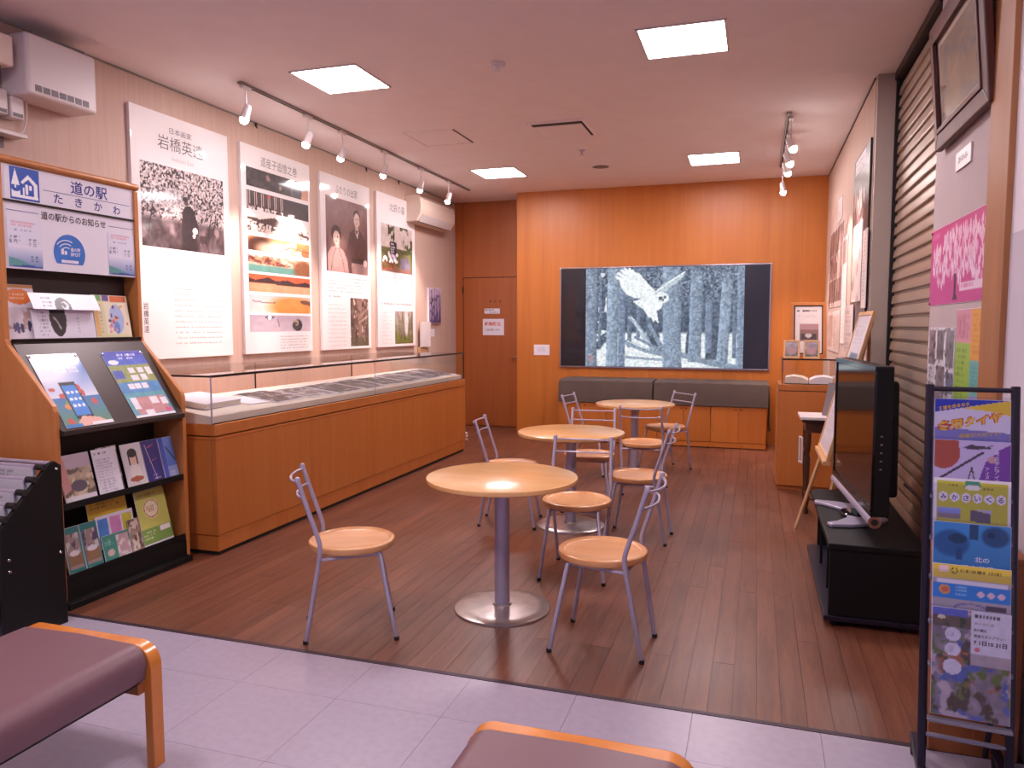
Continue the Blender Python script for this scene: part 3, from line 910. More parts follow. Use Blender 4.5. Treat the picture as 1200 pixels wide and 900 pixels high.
c.build('printed_photo', p1, .075, .822, .875, .603, 'print_gloss')
letters([('岩橋英遠', .255, 1.545, .47, .105, -.004)], 'title', 'ink_grey', p1)
letters([('日本画家', .375, 1.672, .23, .045)], 'lettering', 'ink_grey', p1)
plain('ink_pale', '#b9a9a9', .5)
letters([('Iwahashi Eien', .39, 1.475, .23, .034)], 'lettering', 'ink_pale', p1)
textlines(.37, .10, .96, .72, 15, .017, rp_, .88, .021).build('body_text', 'ink_pale', p1)['kind'] = 'stuff'
letters(vtext('岩橋英遠', .06, .42, .05), 'lettering', 'ink_grey', p1)

p2 = wall_poster('wall_poster', 'white poster stacking eight narrow landscape paintings, second from the left', 5.445, 1.222, 1.03, 1.80)
zs = [(1.452, 1.612), (1.255, 1.415), (1.07, 1.225), (.905, 1.03), (.722, .868), (.546, .700), (.363, .517), (.193, .341)]
def strip(i):
    c = Canvas(110, 20, '#2a1d20', 60 + i)
    if i == 0:
        c.noise(20, 3, .15); c.mottle(14, 2, '#8a6a66', .60, .12, c.box(0, 0, .55, .8)); c.ell(.80, .35, .10, .45, '#4c4650', .3); c.grad('#c98f70', '#8a5a4c', .87, 0, 1, 1); c.ell(.80, .35, .085, .40, '#3a3540')
    elif i == 1:
        for k in range(46): c.line([(k / 80 + .01, .12), (k / 80 + .012, .92)], .004, '#d0b6ae' if k % 2 else '#5a4544')
        c.mottle(30, 2, '#ecdcd6', .5, .1, c.box(0, 0, .75, .22)); c.ell(.33, .86, .016, .08, '#d0402c', .5)
    elif i == 2:
        c.grad('#d6c1b6', '#efe3dc'); c.poly([(0, .75), (.2, .72), (.42, .95), (.6, .55), (1, .25), (1, .1), (.5, .45), (.2, .5), (0, .62)], '#4a3230'); c.mottle(40, 6, '#3a2a28', .55, .08, c.box(0, 0, 1, .55)); c.ell(.62, .3, .12, .5, '#fdf3ee', .8)
    elif i == 3:
        c.grad('#9a5a34', '#d49058'); c.ell(.18, .35, .15, .5, '#3c1f16', .6); c.ell(.45, .2, .2, .4, '#f3d6b4', .9); c.line([(.5, .2), (.7, .6), (1, .35)], .012, '#5a3a30'); c.mottle(10, 3, '#f0dccb', .55, .1, c.box(.5, 0, 1, 1))
    elif i == 4:
        c.grad('#4f8a80', '#e9c9b0'); c.rect(0, 0, 1, .42, '#5b9188'); c.poly([(0, .95), (.15, .8), (.3, .9), (.55, .6), (.7, .5), (.5, .45), (0, .55)], '#6e3b34'); c.mottle(16, 4, '#c98466', .55, .1, c.box(0, .4, 1, 1)); c.ell(.88, .4, .13, .45, '#7c4f34', .5)
    elif i == 5:
        c.grad('#e07a4c', '#d4522e'); c.rect(0, .0, 1, .48, '#e8906a'); c.rect(.55, 0, 1, .44, '#c2a07a', .7); c.poly([(0, .78), (.1, .66), (.3, .86), (.42, .68), (.6, .78), (.75, .62), (.92, .76), (1, .66), (1, .44), (0, .50)], '#3d2220')
    elif i == 6:
        c.grad('#e6d3cc', '#c9b4b6'); c.ell(.70, .35, .30, .45, '#d08a44', .7); c.poly([(.8, .75), (.9, .82), (1, .72), (1, .5), (.85, .58)], '#6a4438'); c.line([(.05, .66), (.22, .58), (.4, .6)], .010, '#554048')
    else:
        c.grad('#c4b2bb', '#ab9aa8'); c.poly([(.22, .85), (.30, .98), (.39, .86), (.30, .70)], '#40384e'); c.ell(.305, .85, .03, .14, '#eae4ee'); c.line([(.43, .75), (.455, .30)], .012, '#5a4c58'); c.ell(.76, .40, .085, .36, '#2c2630'); c.ell(.74, .55, .04, .18, '#a89478'); c.dots(14, .7, .2, .82, .65, .015, ['#4a4038', '#20191e'], 4)
    c.noise(12, 3, .05)
    return c
for i, (a, b) in enumerate(zs):
    strip(i).build('printed_painting', p2, .065, a, .935, b - a, 'print_gloss')
letters([('道産子追憶之巻', .27, 1.648, .55, .085, -.004)], 'title', 'ink_grey', p2)
textlines(.5, .03, .97, .165, 5, .012, rp_, .85, .018).build('body_text', 'ink_grey', p2)['kind'] = 'stuff'

p3 = wall_poster('wall_poster', 'white poster with old sepia photograph of two people in kimono', 6.66, 1.218, 1.01, 1.795)
c = Canvas(84, 78, '#6b4b4a', 5)
c.grad('#4c3334', '#7c5a58').noise(4, 4, .10)
c.ell(.25, .72, .28, .26, '#7d5c5a', .4, .6)
c.poly([(.40, 0), (.42, .22), (.50, .42), (.56, .58), (.66, .63), (.74, .66), (.84, .60), (.96, .50), (1, .34), (1, 0)], '#4a3335')
c.poly([(.60, 0), (.58, .16), (.98, .16), (1, 0)], '#8f7270'); c.rect(.60, .16, .97, .23, '#2e1f22')
c.poly([(.66, .63), (.725, .56), (.78, .63), (.74, .50)], '#d3bcb4'); c.line([(.64, .60), (.70, .40), (.73, .22)], .012, '#32242a'); c.line([(.80, .60), (.74, .40)], .012, '#32242a')
c.rect(.69, .62, .76, .70, '#b79a93'); c.ell(.725, .79, .088, .112, '#2a1b1e'); c.ell(.728, .760, .074, .098, '#c2a69d'); c.ell(.70, .775, .014, .010, '#3c2a2a'); c.ell(.755, .775, .014, .010, '#3c2a2a'); c.ell(.73, .71, .022, .008, '#6a4540'); c.ell(.735, .74, .010, .018, '#b8968c')
c.poly([(.03, 0), (.04, .24), (.12, .33), (.26, .36), (.40, .30), (.48, .18), (.52, 0)], '#9b7d7a'); c.line([(.10, .0), (.16, .22), (.24, .34)], .012, '#5d4344'); c.line([(.42, .0), (.36, .2), (.28, .34)], .014, '#5d4344')
c.rect(.21, .33, .30, .40, '#b79a93'); c.ell(.232, .515, .115, .115, '#24171a'); c.ell(.24, .462, .072, .095, '#c4a89f'); c.ell(.21, .475, .013, .009, '#3c2a2a'); c.ell(.262, .475, .013, .009, '#3c2a2a'); c.ell(.237, .415, .018, .007, '#6a4540')
c.ell(.93, .17, .05, .05, '#cfb3aa'); c.noise(24, 20, .04)
c.build('printed_photo', p3, .095, .812, .855, .765, 'print_gloss')
c = Canvas(36, 46, '#5b4a44', 6)
c.noise(5, 6, .18).mottle(9, 9, '#c9b0a6', .62, .08).rect(.38, 0, .62, 1, '#7e655c').line([(.5, .6), (.85, .75)], .09, '#8a7066').line([(.5, .7), (.1, .85)], .09, '#5a443e').line([(.5, .5), (.9, .62)], .05, '#a58c80').noise(12, 12, .12).rect(0, 0, 1, .2, '#4c4a34', .6)
c.build('printed_photo', p3, .555, .025, .395, .525, 'print_gloss')
letters([('ふたりの出家', .29, 1.625, .45, .09, -.004)], 'title', 'ink_grey', p3)
textlines(.11, .60, .93, .78, 5, .014, rp_, .85, .022).build('body_text', 'ink_grey', p3)['kind'] = 'stuff'
textlines(.10, .54, .40, .585, 1, .03, rp_, .95, .03).build('heading', 'ink', p3)
textlines(.10, .03, .50, .50, 11, .013, rp_, .9, .022).build('body_text', 'ink_pale', p3)['kind'] = 'stuff'

p4 = wall_poster('wall_poster', 'white poster with garden monument photo, farthest of the four large posters', 7.835, 1.215, 1.01, 1.80)
c = Canvas(84, 60, '#c9b8b4', 8)
c.grad('#a5958a', '#c9bab6'); c.rect(0, 0, 1, .52, '#5e5c38'); c.noise(8, 6, .10)
c.mottle(8, 5, '#363c26', .50, .1, c.box(0, .40, .16, .85)); c.mottle(7, 6, '#343a26', .46, .12, c.box(.22, .45, .42, 1)); c.mottle(8, 8, '#454a2e', .42, .12, c.box(.58, .42, .86, 1)); c.mottle(6, 5, '#39422a', .45, .1, c.box(.84, .35, 1, .75))
c.rect(.30, .40, .31, .8, '#40342a'); c.rect(.70, .42, .715, .75, '#40342a')
c.rect(0, 0, 1, .12, '#7c5c52'); c.poly([(.27, .34), (.27, .62), (.30, .66), (.47, .64), (.48, .30)], '#2a2632'); c.text(.30, .40, .46, .62, 4, '#e8e6ee', 1, .03); c.poly([(.27, .30), (.48, .27), (.48, .38), (.27, .40)], '#8f88a0')
c.ell(.74, .22, .16, .13, '#5d5768'); c.mottle(8, 5, '#756f82', .55, .1, c.box(.6, .1, .9, .34)); c.dots(50, .04, .06, .46, .24, .022, ['#7d4228', '#94602f', '#4c5530', '#5d2e22'], 1.3); c.dots(20, .06, .22, .5, .40, .03, ['#f2eef0', '#e9dcdc'], 1.2); c.noise(20, 16, .06)
c.build('printed_photo', p4, .10, .895, .835, .558, 'print_gloss')
c = Canvas(40, 34, '#6d6250', 9)
c.grad('#5a5a34', '#a79a94'); c.noise(6, 5, .16)
for k in range(12): c.line([(.06 + k * .085, .25), (.08 + k * .083, 1)], .012, '#6a5a78' if k % 2 else '#4c4036')
c.ell(.62, .65, .08, .3, '#dcd2cc', .7); c.mottle(8, 4, '#6d7034', .5, .1, c.box(0, 0, 1, .4)); c.noise(14, 12, .1)
c.build('printed_photo', p4, .43, .03, .505, .40, 'print_gloss')
letters([('北辰の墓', .325, 1.615, .40, .095, -.004)], 'title', 'ink_grey', p4)
textlines(.18, .60, .93, .86, 6, .014, rp_, .85, .022).build('body_text', 'ink_pale', p4)['kind'] = 'stuff'
textlines(.10, .50, .93, .545, 1, .03, rp_, .95, .028).build('heading', 'ink_grey', p4)
textlines(.10, .03, .40, .44, 9, .013, rp_, .9, .022).build('body_text', 'ink_pale', p4)['kind'] = 'stuff'

sp_ = board('small_picture', 'small purple-toned woodland picture on the left wall beyond the posters', 'picture', (XL + .031, 9.27, 1.50), FACE_R, .40, .48, .03, 'white_paper', part='panel')
c = Canvas(40, 48, '#8d7fa6', 12); c.grad('#5f4f80', '#c7b6cf'); c.noise(5, 6, .2)
for k in range(8): c.line([(.1 + k * .11, .1), (.13 + k * .1, .95)], .03, '#4c3f6a' if k % 2 else '#d6c9dc')
c.mottle(9, 8, '#3d3058', .58, .08).build('printed_photo', sp_, .005, .005, .39, .47)
tg = board('caption_card', 'tiny white caption card under the small purple woodland picture', 'sign', (XL + .007, 9.36, 1.32), FACE_R, .14, .10, .006)
textlines(.01, .02, .13, .085, 3, .010, rp_).build('lettering', 'ink_grey', tg)
wp = board('blank_panel', 'narrow blank white panel leaning at the far end of the glass counter', 'panel', (XL + .06, 8.95, 1.19), FACE_R, .30, .33, .02, 'white_plastic', part='panel')
MB().box(.0, .02, -.10, .22, .05, .0).build('stand_block', 'pale_wood', wp)
for (y, lab) in ((5.69, 'second poster'), (7.645, 'third poster'), (8.45, 'fourth poster')):
    hk = thing('picture_hook', 'tiny dark picture hook on the rail above the %s' % lab, 'hook', (XL + .008, y, ZC - .012))
    MB().box(0, -.01, -.03, .008, .01, .004).build('clip', 'bronze_edge', hk)
    MB().tube([(.004, 0, -.03), (.012, 0, -.045), (.018, 0, -.032)], .003, 6).build('hook_wire', 'bronze_edge', hk)

# ================================================================== WALL UNITS ON THE LEFT WALL
ac = thing('air_conditioner', 'cream wall mounted air conditioner beside the far door recess', 'air conditioner', (XL, 8.62, 2.76))
W, D, Hh = 1.10, .23, .33
MB().prism([(0, .0), (0, Hh), (.17, Hh), (.215, Hh - .03), (D, .20), (.222, .10), (.16, .01)], 0, W, 'y').build('body', 'cream_plastic', ac, smooth=True, bevel=.008)
MB().prism([(.166, .012), (.225, .094), (.229, .092), (.171, .008)], .05, W - .05, 'y').build('flap', 'white_plastic', ac)
MB().prism([(.160, .004), (.168, .014), (.172, .012), (.165, 0)], .05, W - .05, 'y').build('outlet', 'vent_dark', ac)
MB().box(.205, .10, .29, .218, W - .10, .296).build('intake_line', 'grey_plastic', ac)

vu = thing('ventilation_unit', 'large white box ventilation unit high on the wall above the information stand', 'ventilation unit', (XL, 3.34, 2.80))
MB().box(0, 0, 0, .215, .48, .35).build('body', 'white_plastic', vu, bevel=.02, seg=3)
MB().box(.02, .06, .35, .19, .42, .37).build('top_duct', 'grey_plastic', vu)
for i in range(7):
    MB().box(.214, .045 + i * .054, .026, .2175, .088 + i * .054, .062).build('grille_slot', 'grey_plastic', vu)
u0 = thing('wall_heater_unit', 'beige boxy wall unit cut by the left picture edge, beside the ventilation unit', 'wall unit', (XL, 2.75, 2.93))
MB().box(0, 0, 0, .18, .54, .17).build('body', 'cream_plastic', u0, bevel=.012)
MB().box(.03, .05, -.02, .14, .49, 0).build('outlet', 'grey_plastic', u0)
for (y0, y1, z0, z1, lab) in ((3.10, 3.315, 2.68, 2.82, 'left of two small white control boxes under the wall units'), (3.335, 3.415, 2.675, 2.80, 'right of two small white control boxes under the wall units')):
    b = thing('control_box', lab, 'control box', (XL, y0, z0), 0, 'white control boxes')
    MB().box(0, 0, 0, .085, y1 - y0, z1 - z0).build('body', 'white_plastic', b, bevel=.006)
    MB().box(.085, .01, .01, .088, y1 - y0 - .01, .03).build('label_strip', 'grey_plastic', b)
sl = thing('wall_shelf', 'thin white ledge below the small control boxes at the left edge', 'shelf', (XL, 2.9, 2.565))
MB().box(0, 0, 0, .11, .51, .022).build('board', 'white_plastic', sl, bevel=.003)
MB().box(0, .4, -.06, .02, .43, 0).build('bracket', 'grey_plastic', sl)
cd = tag(MB().tube(bez([(XL + .05, 3.46, 2.80), (XL + .03, 3.47, 2.70), (XL + .02, 3.45, 2.62), (XL + .02, 3.39, 2.60)], 6), .006, 8).build('cable', 'white_plastic', smooth=True), 'thin white cable hanging below the ventilation unit', 'cable')
ol = thing('cord_cluster', 'small pale plug sticking out low at the far end of the counter', 'plug', (cx, 8.16, .12))
for k in range(3):
    MB().box(-.03, .0, k * .035, .02, .02, k * .035 + .025).build('plug', 'cream_plastic', ol, bevel=.004)

# ================================================================== INFORMATION STAND (left)
RY0, RY1 = 2.87, 3.79
rk = thing('information_stand', 'tall wooden information stand with blue lettered header and sloping desk', 'display stand', (0, 0, 0))
side = [(-3.98, 0.0), (-3.375, 0.0), (-3.375, 1.03), (-3.385, 1.06), (-3.675, 1.372), (-3.685, 1.40), (-3.685, 2.30), (-3.98, 2.30)]
MB().prism(side, RY0, RY0 + .03, 'y').build('side_panel', 'rack_wood', rk, bevel=.004)
MB().prism(side, RY1 - .03, RY1, 'y').build('side_panel', 'rack_wood', rk, bevel=.004)
a0, a1 = RY0 + .031, RY1 - .031
MB().tube([(-3.70, RY0 - .005, 2.325), (-3.70, RY1 + .005, 2.325)], .021, 14).build('top_rail', 'rack_wood', rk, smooth=True)
MB().box(-3.99, RY0, 2.29, -3.70, RY1, 2.31).build('top_board', 'rack_wood', rk)
MB().box(-3.98, a0, 0, -3.96, a1, 2.29).build('back_panel', 'dark_brown_board', rk)
MB().box(-3.80, a0, 1.39, -3.79, a1, 1.77).build('shelf_back', 'dark_brown_board', rk)
MB().box(-3.79, a0, 1.376, -3.668, a1, 1.392).build('shelf', 'dark_brown_metal', rk)
MB().box(-3.676, a0, 1.384, -3.668, a1, 1.400).build('shelf_lip', 'dark_brown_metal', rk)
# sloping desk
dx0, dz0, dx1, dz1 = -3.665, 1.372, -3.362, .925
MB().prism([(dx0, dz0), (dx1, dz1), (dx1 - .012, dz1 - .006), (dx0 - .012, dz0 - .008)], a0, a1, 'y').build('sloping_desk', 'dark_brown_metal', rk)
MB().box(dx1 - .012, a0, dz1 - .022, dx1 + .010, a1, dz1 + .006).build('desk_ledge', 'dark_brown_board', rk, bevel=.003)
# lower bay
MB().box(-3.62, a0, .0, -3.60, a1, .90).build('bay_back', 'dark_brown_board', rk)
for zz in (.525, .145):
    MB().box(-3.60, a0, zz - .012, -3.385, a1, zz).build('shelf', 'dark_brown_board', rk)
    MB().box(-3.392, a0, zz - .012, -3.380, a1, zz + .022).build('shelf_lip', 'black_paint', rk)
MB().box(-3.395, a0, .035, -3.375, a1, .132).build('kick_board', 'black_paint', rk)
MB().box(-3.38, RY0, .0, -3.33, a1, .036).build('foot_board', 'black_paint', rk, bevel=.004)
# header signs
h1 = MB().box(0, 0, 0, a1 - a0, .008, .179).build('header_sign', 'white_paper', rk); h1.location = (-3.697, a0, 2.123); h1.rotation_euler = (0, 0, FACE_R)
h2 = MB().box(0, 0, 0, a1 - a0, .008, .344).build('notice_sign', 'white_paper', rk); h2.location = (-3.697, a0, 1.768); h2.rotation_euler = (0, 0, FACE_R)
MB().box(-3.706, a0, 2.112, -3.690, a1, 2.123).build('divider', 'bronze_edge', rk)
letters([('道の駅', .415, .087, .25, .075, .012)], 'header_lettering', 'ink_blue', h1)
for sp0 in [('た', .305, .020, .055, .052, .012), ('き', .44, .018, .048, .052, .012), ('か', .57, .016, .055, .052, .012), ('わ', .705, .014, .052, .052, .012)]:
    letters([sp0], 'header_character', 'ink_blue', h1)
letters([('道の駅からのお知らせ', .22, .275, .425, .045, .014)], 'notice_lettering', 'ink', h2)
def rule(par, L):
    ln = MB()
    for (u0_, u1_, v) in L:
        ln.add([(u0_, -.001, v), (u1_, -.001, v), (u1_, -.001, v + .003), (u0_, -.001, v + .003)], [(0, 1, 2, 3)])
    ln.build('rule_line', 'ink_blue', par)
rule(h1, [(.24, .83, .078)]); rule(h2, [(.02, .205, .300), (.665, .85, .292)])
c = Canvas(56, 56, '#1f4fae', 3)
W_ = '#f2f4fa'
c.poly([(.05, .44), (.19, .93), (.33, .44)], W_).rect(.16, .34, .22, .44, W_)
c.poly([(.36, .55), (.62, .80), (.92, .55), (.92, .14), (.80, .14), (.80, .50), (.62, .67), (.44, .50)], W_).rect(.05, .08, .95, .16, W_).rect(.52, .20, .60, .50, W_).rect(.65, .34, .73, .48, W_).rect(.05, .16, .34, .30, W_)
c.ell(.2, .30, .13, .05, '#1f4fae').rect(.42, .16, .48, .40, W_)
c.build('station_emblem', h1, .050, .006, .168, .168)
plain('wifi_blue', '#2f6fc4', .4)
pts = [(.39 + .103 * math.cos(a), .106 + .105 * math.sin(a)) for a in [R(-35 + k * 12.5) for k in range(21)]]
mb = MB(); mb.add([(p[0], -.0012, p[1]) for p in pts], [tuple(range(len(pts)))]); mb.build('wifi_emblem', 'wifi_blue', h2)
mb = MB()
for r_ in (.035, .055, .075):
    for k in range(8):
        a, b = R(60 + k * 10), R(70 + k * 10)
        q = [(.37 + (r_ + e) * math.cos(t), .100 + (r_ + e) * math.sin(t)) for t, e in ((a, 0), (b, 0), (b, .005), (a, .005))]
        mb.add([(p[0], -.002, p[1]) for p in q], [(0, 1, 2, 3)])
for (u0_, v0_, u1_, v1_) in ((.335, .052, .445, .068), (.335, .098, .352, .128), (.356, .098, .372, .118)):
    mb.add([(u, -.002, v) for u, v in ((u0_, v0_), (u1_, v0_), (u1_, v1_), (u0_, v1_))], [(0, 1, 2, 3)])
mb.build('wifi_marks', 'white_paper', h2)
letters([('道の駅', .395, .118, .065, .022, .02), ('SPOT', .395, .092, .065, .020, .02)], 'wifi_lettering', 'white_paper', h2, off=-.002)
for (u, lab) in ((.02, 'left of the two pale wave-patterned notices on the information stand header'), (.655, 'right of the two pale wave-patterned notices on the information stand header')):
    n = board('paper_notice', lab, 'notice', (-3.6955, a0 + u, 1.775), FACE_R, .20, .25, .0012, group='wave notices')
    c = Canvas(40, 50, '#dcdcec', 20); c.grad('#6f86b8', '#e4e2ee', 0, .0, 1, .45); c.poly([(0, .22), (.35, .16), (.7, .05), (0, .05)], '#5e9a98'); c.poly([(0, .02), (.5, .06), (1, .04), (1, 0), (0, 0)], '#2e4a9a')
    c.text(.12, .84, .92, .98, 2, '#d84a50', .9, .05).text(.2, .74, .85, .82, 1, '#666677', .6, .03).text(.05, .5, .4, .66, 4, '#444466', .6, .03).text(.6, .45, .95, .62, 4, '#444466', .6, .03).text(.65, .12, .98, .26, 3, '#33406a', .7, .03)
    c.build('printed_sheet', n, .002, .002, .196, .246)

# ---- brochures: sheet or booklet with printed front
def brochure(name, label, cat, loc, rotz, w, h, canvas, tilt=-16, t=.004, group=None, mat='print', paper='white_paper', yaw=0.0):
    o = board(name, label, cat, loc, rotz + R(yaw), w, h, t, paper, group, R(tilt))
    canvas.build('printed_cover', o, .001, .001, w - .002, h - .002, mat)
    return o

# two A3 posters on the sloping desk
dang = math.degrees(math.atan2(dx1 - dx0, dz0 - dz1))
nrm = Vector((dz0 - dz1, 0, dx1 - dx0)).normalized()
dn = Vector((dx1 - dx0, 0, dz1 - dz0)).normalized()
def desk(y, s):
    p = Vector((dx0, y, dz0)) + dn * s + nrm * .0035
    return p
c = Canvas(64, 88, '#3f78c8', 31)
c.grad('#e9e6ee', '#2d5fc0', 0, .35, 1, 1); c.ell(.1, .95, .55, .30, '#eef0fa', .7); c.grad('#5f8a60', '#3f78b8', 0, .0, 1, .4)
c.text(.35, .72, .92, .86, 3, '#ffffff', .95, .05); c.dots(12, .04, .08, .98, .55, .07, ['#3c8a86', '#7aa04a', '#b8504a', '#5b6cc0', '#d08a50', '#8f4fa0'], .6)
c.poly([(.30, .10), (.30, .60), (.62, .60), (.66, .10)], '#20242e'); c.poly([(.325, .15), (.325, .555), (.60, .555), (.63, .15)], '#3f86d8')
for a in range(3):
    for b in range(3): c.ell(.39 + b * .09, .46 - a * .09, .03, .022, '#e9f2ff')
c.poly([(.2, .0), (.42, .14), (.75, .10), (.95, 0)], '#e0b0a0'); c.rect(0, 0, .35, .05, '#2f7fc0'); c.rect(.55, .0, 1, .05, '#f0eef2')
pa = brochure('desk_poster', 'blue poster with a smartphone picture, on the sloping desk', 'poster', desk(2.935, .525), FACE_R, .30, .455, c, -dang, .0015, 'posters on the sloping desk', 'print_gloss')
c = Canvas(64, 88, '#3858b8', 32)
c.grad('#3f62c8', '#3a3fae', 0, .78, 1, 1); c.rect(0, .52, 1, .78, '#8f9a58'); c.rect(0, .36, 1, .52, '#4a8ac0'); c.rect(0, .0, 1, .36, '#5aa0b0'); c.rect(.12, .05, .9, .30, '#c08a8c')
c.text(.35, .86, .95, .96, 2, '#ffffff', .9, .05); c.ell(.18, .83, .12, .035, '#e8eef4'); c.rect(.03, .58, .26, .70, '#4a5ab0')
for (a, b, e, f) in ((.42, .66, .56, .74), (.64, .66, .78, .74), (.84, .62, .97, .74), (.40, .55, .58, .62), (.64, .55, .78, .64), (.22, .42, .36, .50), (.38, .42, .52, .50), (.54, .42, .68, .50), (.10, .12, .24, .30), (.55, .18, .74, .28), (.80, .16, .96, .26), (.3, .03, .5, .10)): c.rect(a, b, e, f, '#e8e4ea')
c.rect(.8, .04, .96, .10, '#d85a8a'); c.rect(0, 0, 1, .03, '#f0eef2'); c.noise(12, 16, .06)
pb = brochure('desk_poster', 'blue and green poster crowded with white panels, on the sloping desk', 'poster', desk(3.395, .525), FACE_R, .305, .455, c, -dang, .0015, 'posters on the sloping desk', 'print_gloss')
for pp, ww in ((pa, .30), (pb, .305)):
    for u in (.012, ww - .012):
        MB().lathe([(0, .0), (.009, .0), (.007, .004), (0, .006)], 10).build('pin', 'chrome', pp, smooth=True).location = (u, -.001, .44)
    for ch in pp.children:
        if ch.name.startswith('pin'): ch.rotation_euler = (R(90), 0, 0)

# upper shelf
c = Canvas(40, 60, '#e6e2ea', 33); c.ell(.52, .78, .40, .14, '#e07a2c'); c.text(.25, .72, .8, .84, 2, '#f6e8e0', .9, .05); c.rect(0, 0, 1, .58, '#d8cfd8'); c.mottle(4, 4, '#b09088', .52, .1, c.box(0, .2, .9, .58)); c.rect(0, .94, 1, 1, '#c98a4a'); c.dots(8, .2, .15, .95, .3, .06, ['#3c3a5a', '#565078'], 1.2)
brochure('leaflet', 'leaflet with an orange oval, leftmost on the stand upper shelf', 'leaflet', (-3.715, 2.915, 1.393), FACE_R, .19, .30, c, -10, .003, 'upper shelf leaflets')
wf = board('leaflet', 'white leaflet with large black round emblem, its top flopping forward', 'leaflet', (-3.700, 3.055, 1.393), FACE_R, .40, .165, .003, 'white_paper', 'upper shelf leaflets', R(-9))
c = Canvas(90, 38, '#dcd8e4', 34); c.ell(.40, .72, .13, .62, '#2a2126'); c.line([(.33, .75), (.38, .62), (.43, .35)], .018, '#b9b0b6'); c.text(.10, .1, .30, .95, 7, '#555060', .6, .02); c.text(.70, .2, .76, .9, 6, '#6a6070', .6, .02)
c.build('printed_cover', wf, .001, .001, .398, .163)
c = Canvas(90, 24, '#e4e0ea', 35); c.ell(.44, .12, .12, .62, '#2a2126'); c.ell(.47, .25, .05, .25, '#d9d4dc'); c.ell(.455, .30, .03, .16, '#2a2126'); c.text(.16, .1, .32, .8, 3, '#555060', .6, .02)
fl_ = c.build('folded_flap', wf, 0, 0, .43, .10, 'print'); fl_.location = (-.015, -.045, .160); fl_.rotation_euler = (R(-18), 0, 0)
MB().add([(0, 0, .165), (.40, 0, .165), (.415, -.044, .160), (-.015, -.044, .160)], [(0, 1, 2, 3)]).add([(0, .001, .166), (.40, .001, .166), (.415, -.044, .1612), (-.015, -.044, .1612)], [(0, 1, 2, 3)]).build('fold_edge', 'white_paper', wf)
c = Canvas(56, 56, '#d9d2a8', 36); c.rect(0, .86, .25, 1, '#7fae6a'); c.rect(.28, .86, .46, 1, '#6a5a9a'); c.rect(.5, .84, .95, .98, '#d06a3c'); c.rect(.30, .1, .98, .84, '#e4dcc4'); c.ell(.62, .45, .20, .34, '#a8b8dc'); c.ell(.6, .25, .08, .14, '#6f8ac8'); c.dots(16, .3, .1, .95, .8, .04, ['#c85a50', '#6a3a50', '#e0a060', '#d89ab0'], 1.0); c.rect(.02, .05, .12, .8, '#e0b070'); c.text(.14, .1, .26, .8, 8, '#666050', .5, .03)
brochure('leaflet', 'colourful sightseeing map leaflet at the right of the stand upper shelf', 'leaflet', (-3.700, 3.46, 1.393), FACE_R, .26, .262, c, -9, .003, 'upper shelf leaflets')

# lower bay, upper row
def cv_photo(seed, base, cols):
    c = Canvas(40, 52, base, seed); c.noise(5, 6, .15)
    for q, th in cols: c.mottle(4, 5, q, th, .08)
    return c
z1 = .529
c = cv_photo(51, '#b8a890', [('#6a5a50', .55), ('#d8c8b0', .6)]); c.rect(0, .72, 1, 1, '#b9a8b6'); c.ell(.5, .35, .25, .12, '#5a5060'); c.rect(0, 0, 1, .16, '#d9d2d8'); c.poly([(0, .2), (.25, .3), (.2, .9), (0, .95)], '#c08a88')
brochure('booklet', 'beige photo booklet, leftmost in the upper brochure row of the stand', 'booklet', (-3.402, 2.945, z1), FACE_R, .195, .262, c, -14, .006, 'stand brochures')
c = cv_photo(52, '#8a7468', [('#d0c0a8', .55)])
brochure('booklet', 'brown-edged booklet mostly hidden behind the white text leaflet on the stand', 'booklet', (-3.425, 3.215, z1), FACE_R, .135, .265, c, -14, .004, 'stand brochures')
c = Canvas(40, 52, '#dedae4', 53); c.text(.1, .86, .9, .95, 1, '#333344', .9, .07); c.text(.1, .08, .92, .80, 12, '#77707c', .5, .04)
brochure('leaflet', 'white text leaflet in the upper brochure row of the stand', 'leaflet', (-3.395, 3.150, z1), FACE_R, .155, .265, c, -14, .002, 'stand brochures', yaw=-3)
c = Canvas(44, 60, '#d6d0d4', 54); c.ell(.5, .66, .20, .15, '#e2bfae'); c.ell(.5, .78, .24, .10, '#2a2024'); c.rect(.27, .52, .33, .78, '#2a2024'); c.rect(.67, .52, .73, .78, '#2a2024'); c.poly([(.2, .15), (.28, .45), (.42, .52), (.58, .52), (.74, .45), (.84, .15)], '#e6ded8'); c.ell(.5, .20, .34, .06, '#a85a40'); c.text(.05, .03, .95, .13, 2, '#a86a50', .7, .05)
brochure('booklet', 'pale booklet with a person in white on the cover, upper row of the stand', 'booklet', (-3.402, 3.355, z1), FACE_R, .145, .262, c, -14, .005, 'stand brochures')
c = Canvas(40, 52, '#2a2a78', 55); c.line([(.2, .9), (.55, .1)], .02, '#d8d4ea'); c.line([(.25, .5), (.75, .55)], .015, '#c86a80'); c.line([(.3, .82), (.7, .88)], .02, '#d06070'); c.text(.3, .08, .9, .22, 2, '#d8d0e0', .9, .07)
brochure('booklet', 'dark blue booklet in the upper brochure row of the stand', 'booklet', (-3.402, 3.505, z1), FACE_R, .128, .262, c, -14, .005, 'stand brochures')
c = Canvas(36, 52, '#5f7fc8', 56); c.grad('#4a6ac0', '#7f9ad8'); c.rect(0, 0, .3, 1, '#4a5ab8'); c.line([(.45, .75), (.9, .45)], .08, '#3a4060'); c.rect(.3, .0, 1, .3, '#8fa4d4'); c.text(.35, .08, .9, .2, 2, '#e6e8f4', .7, .06)
brochure('booklet', 'light blue booklet, rightmost in the upper brochure row of the stand', 'booklet', (-3.402, 3.640, z1), FACE_R, .112, .262, c, -14, .007, 'stand brochures')
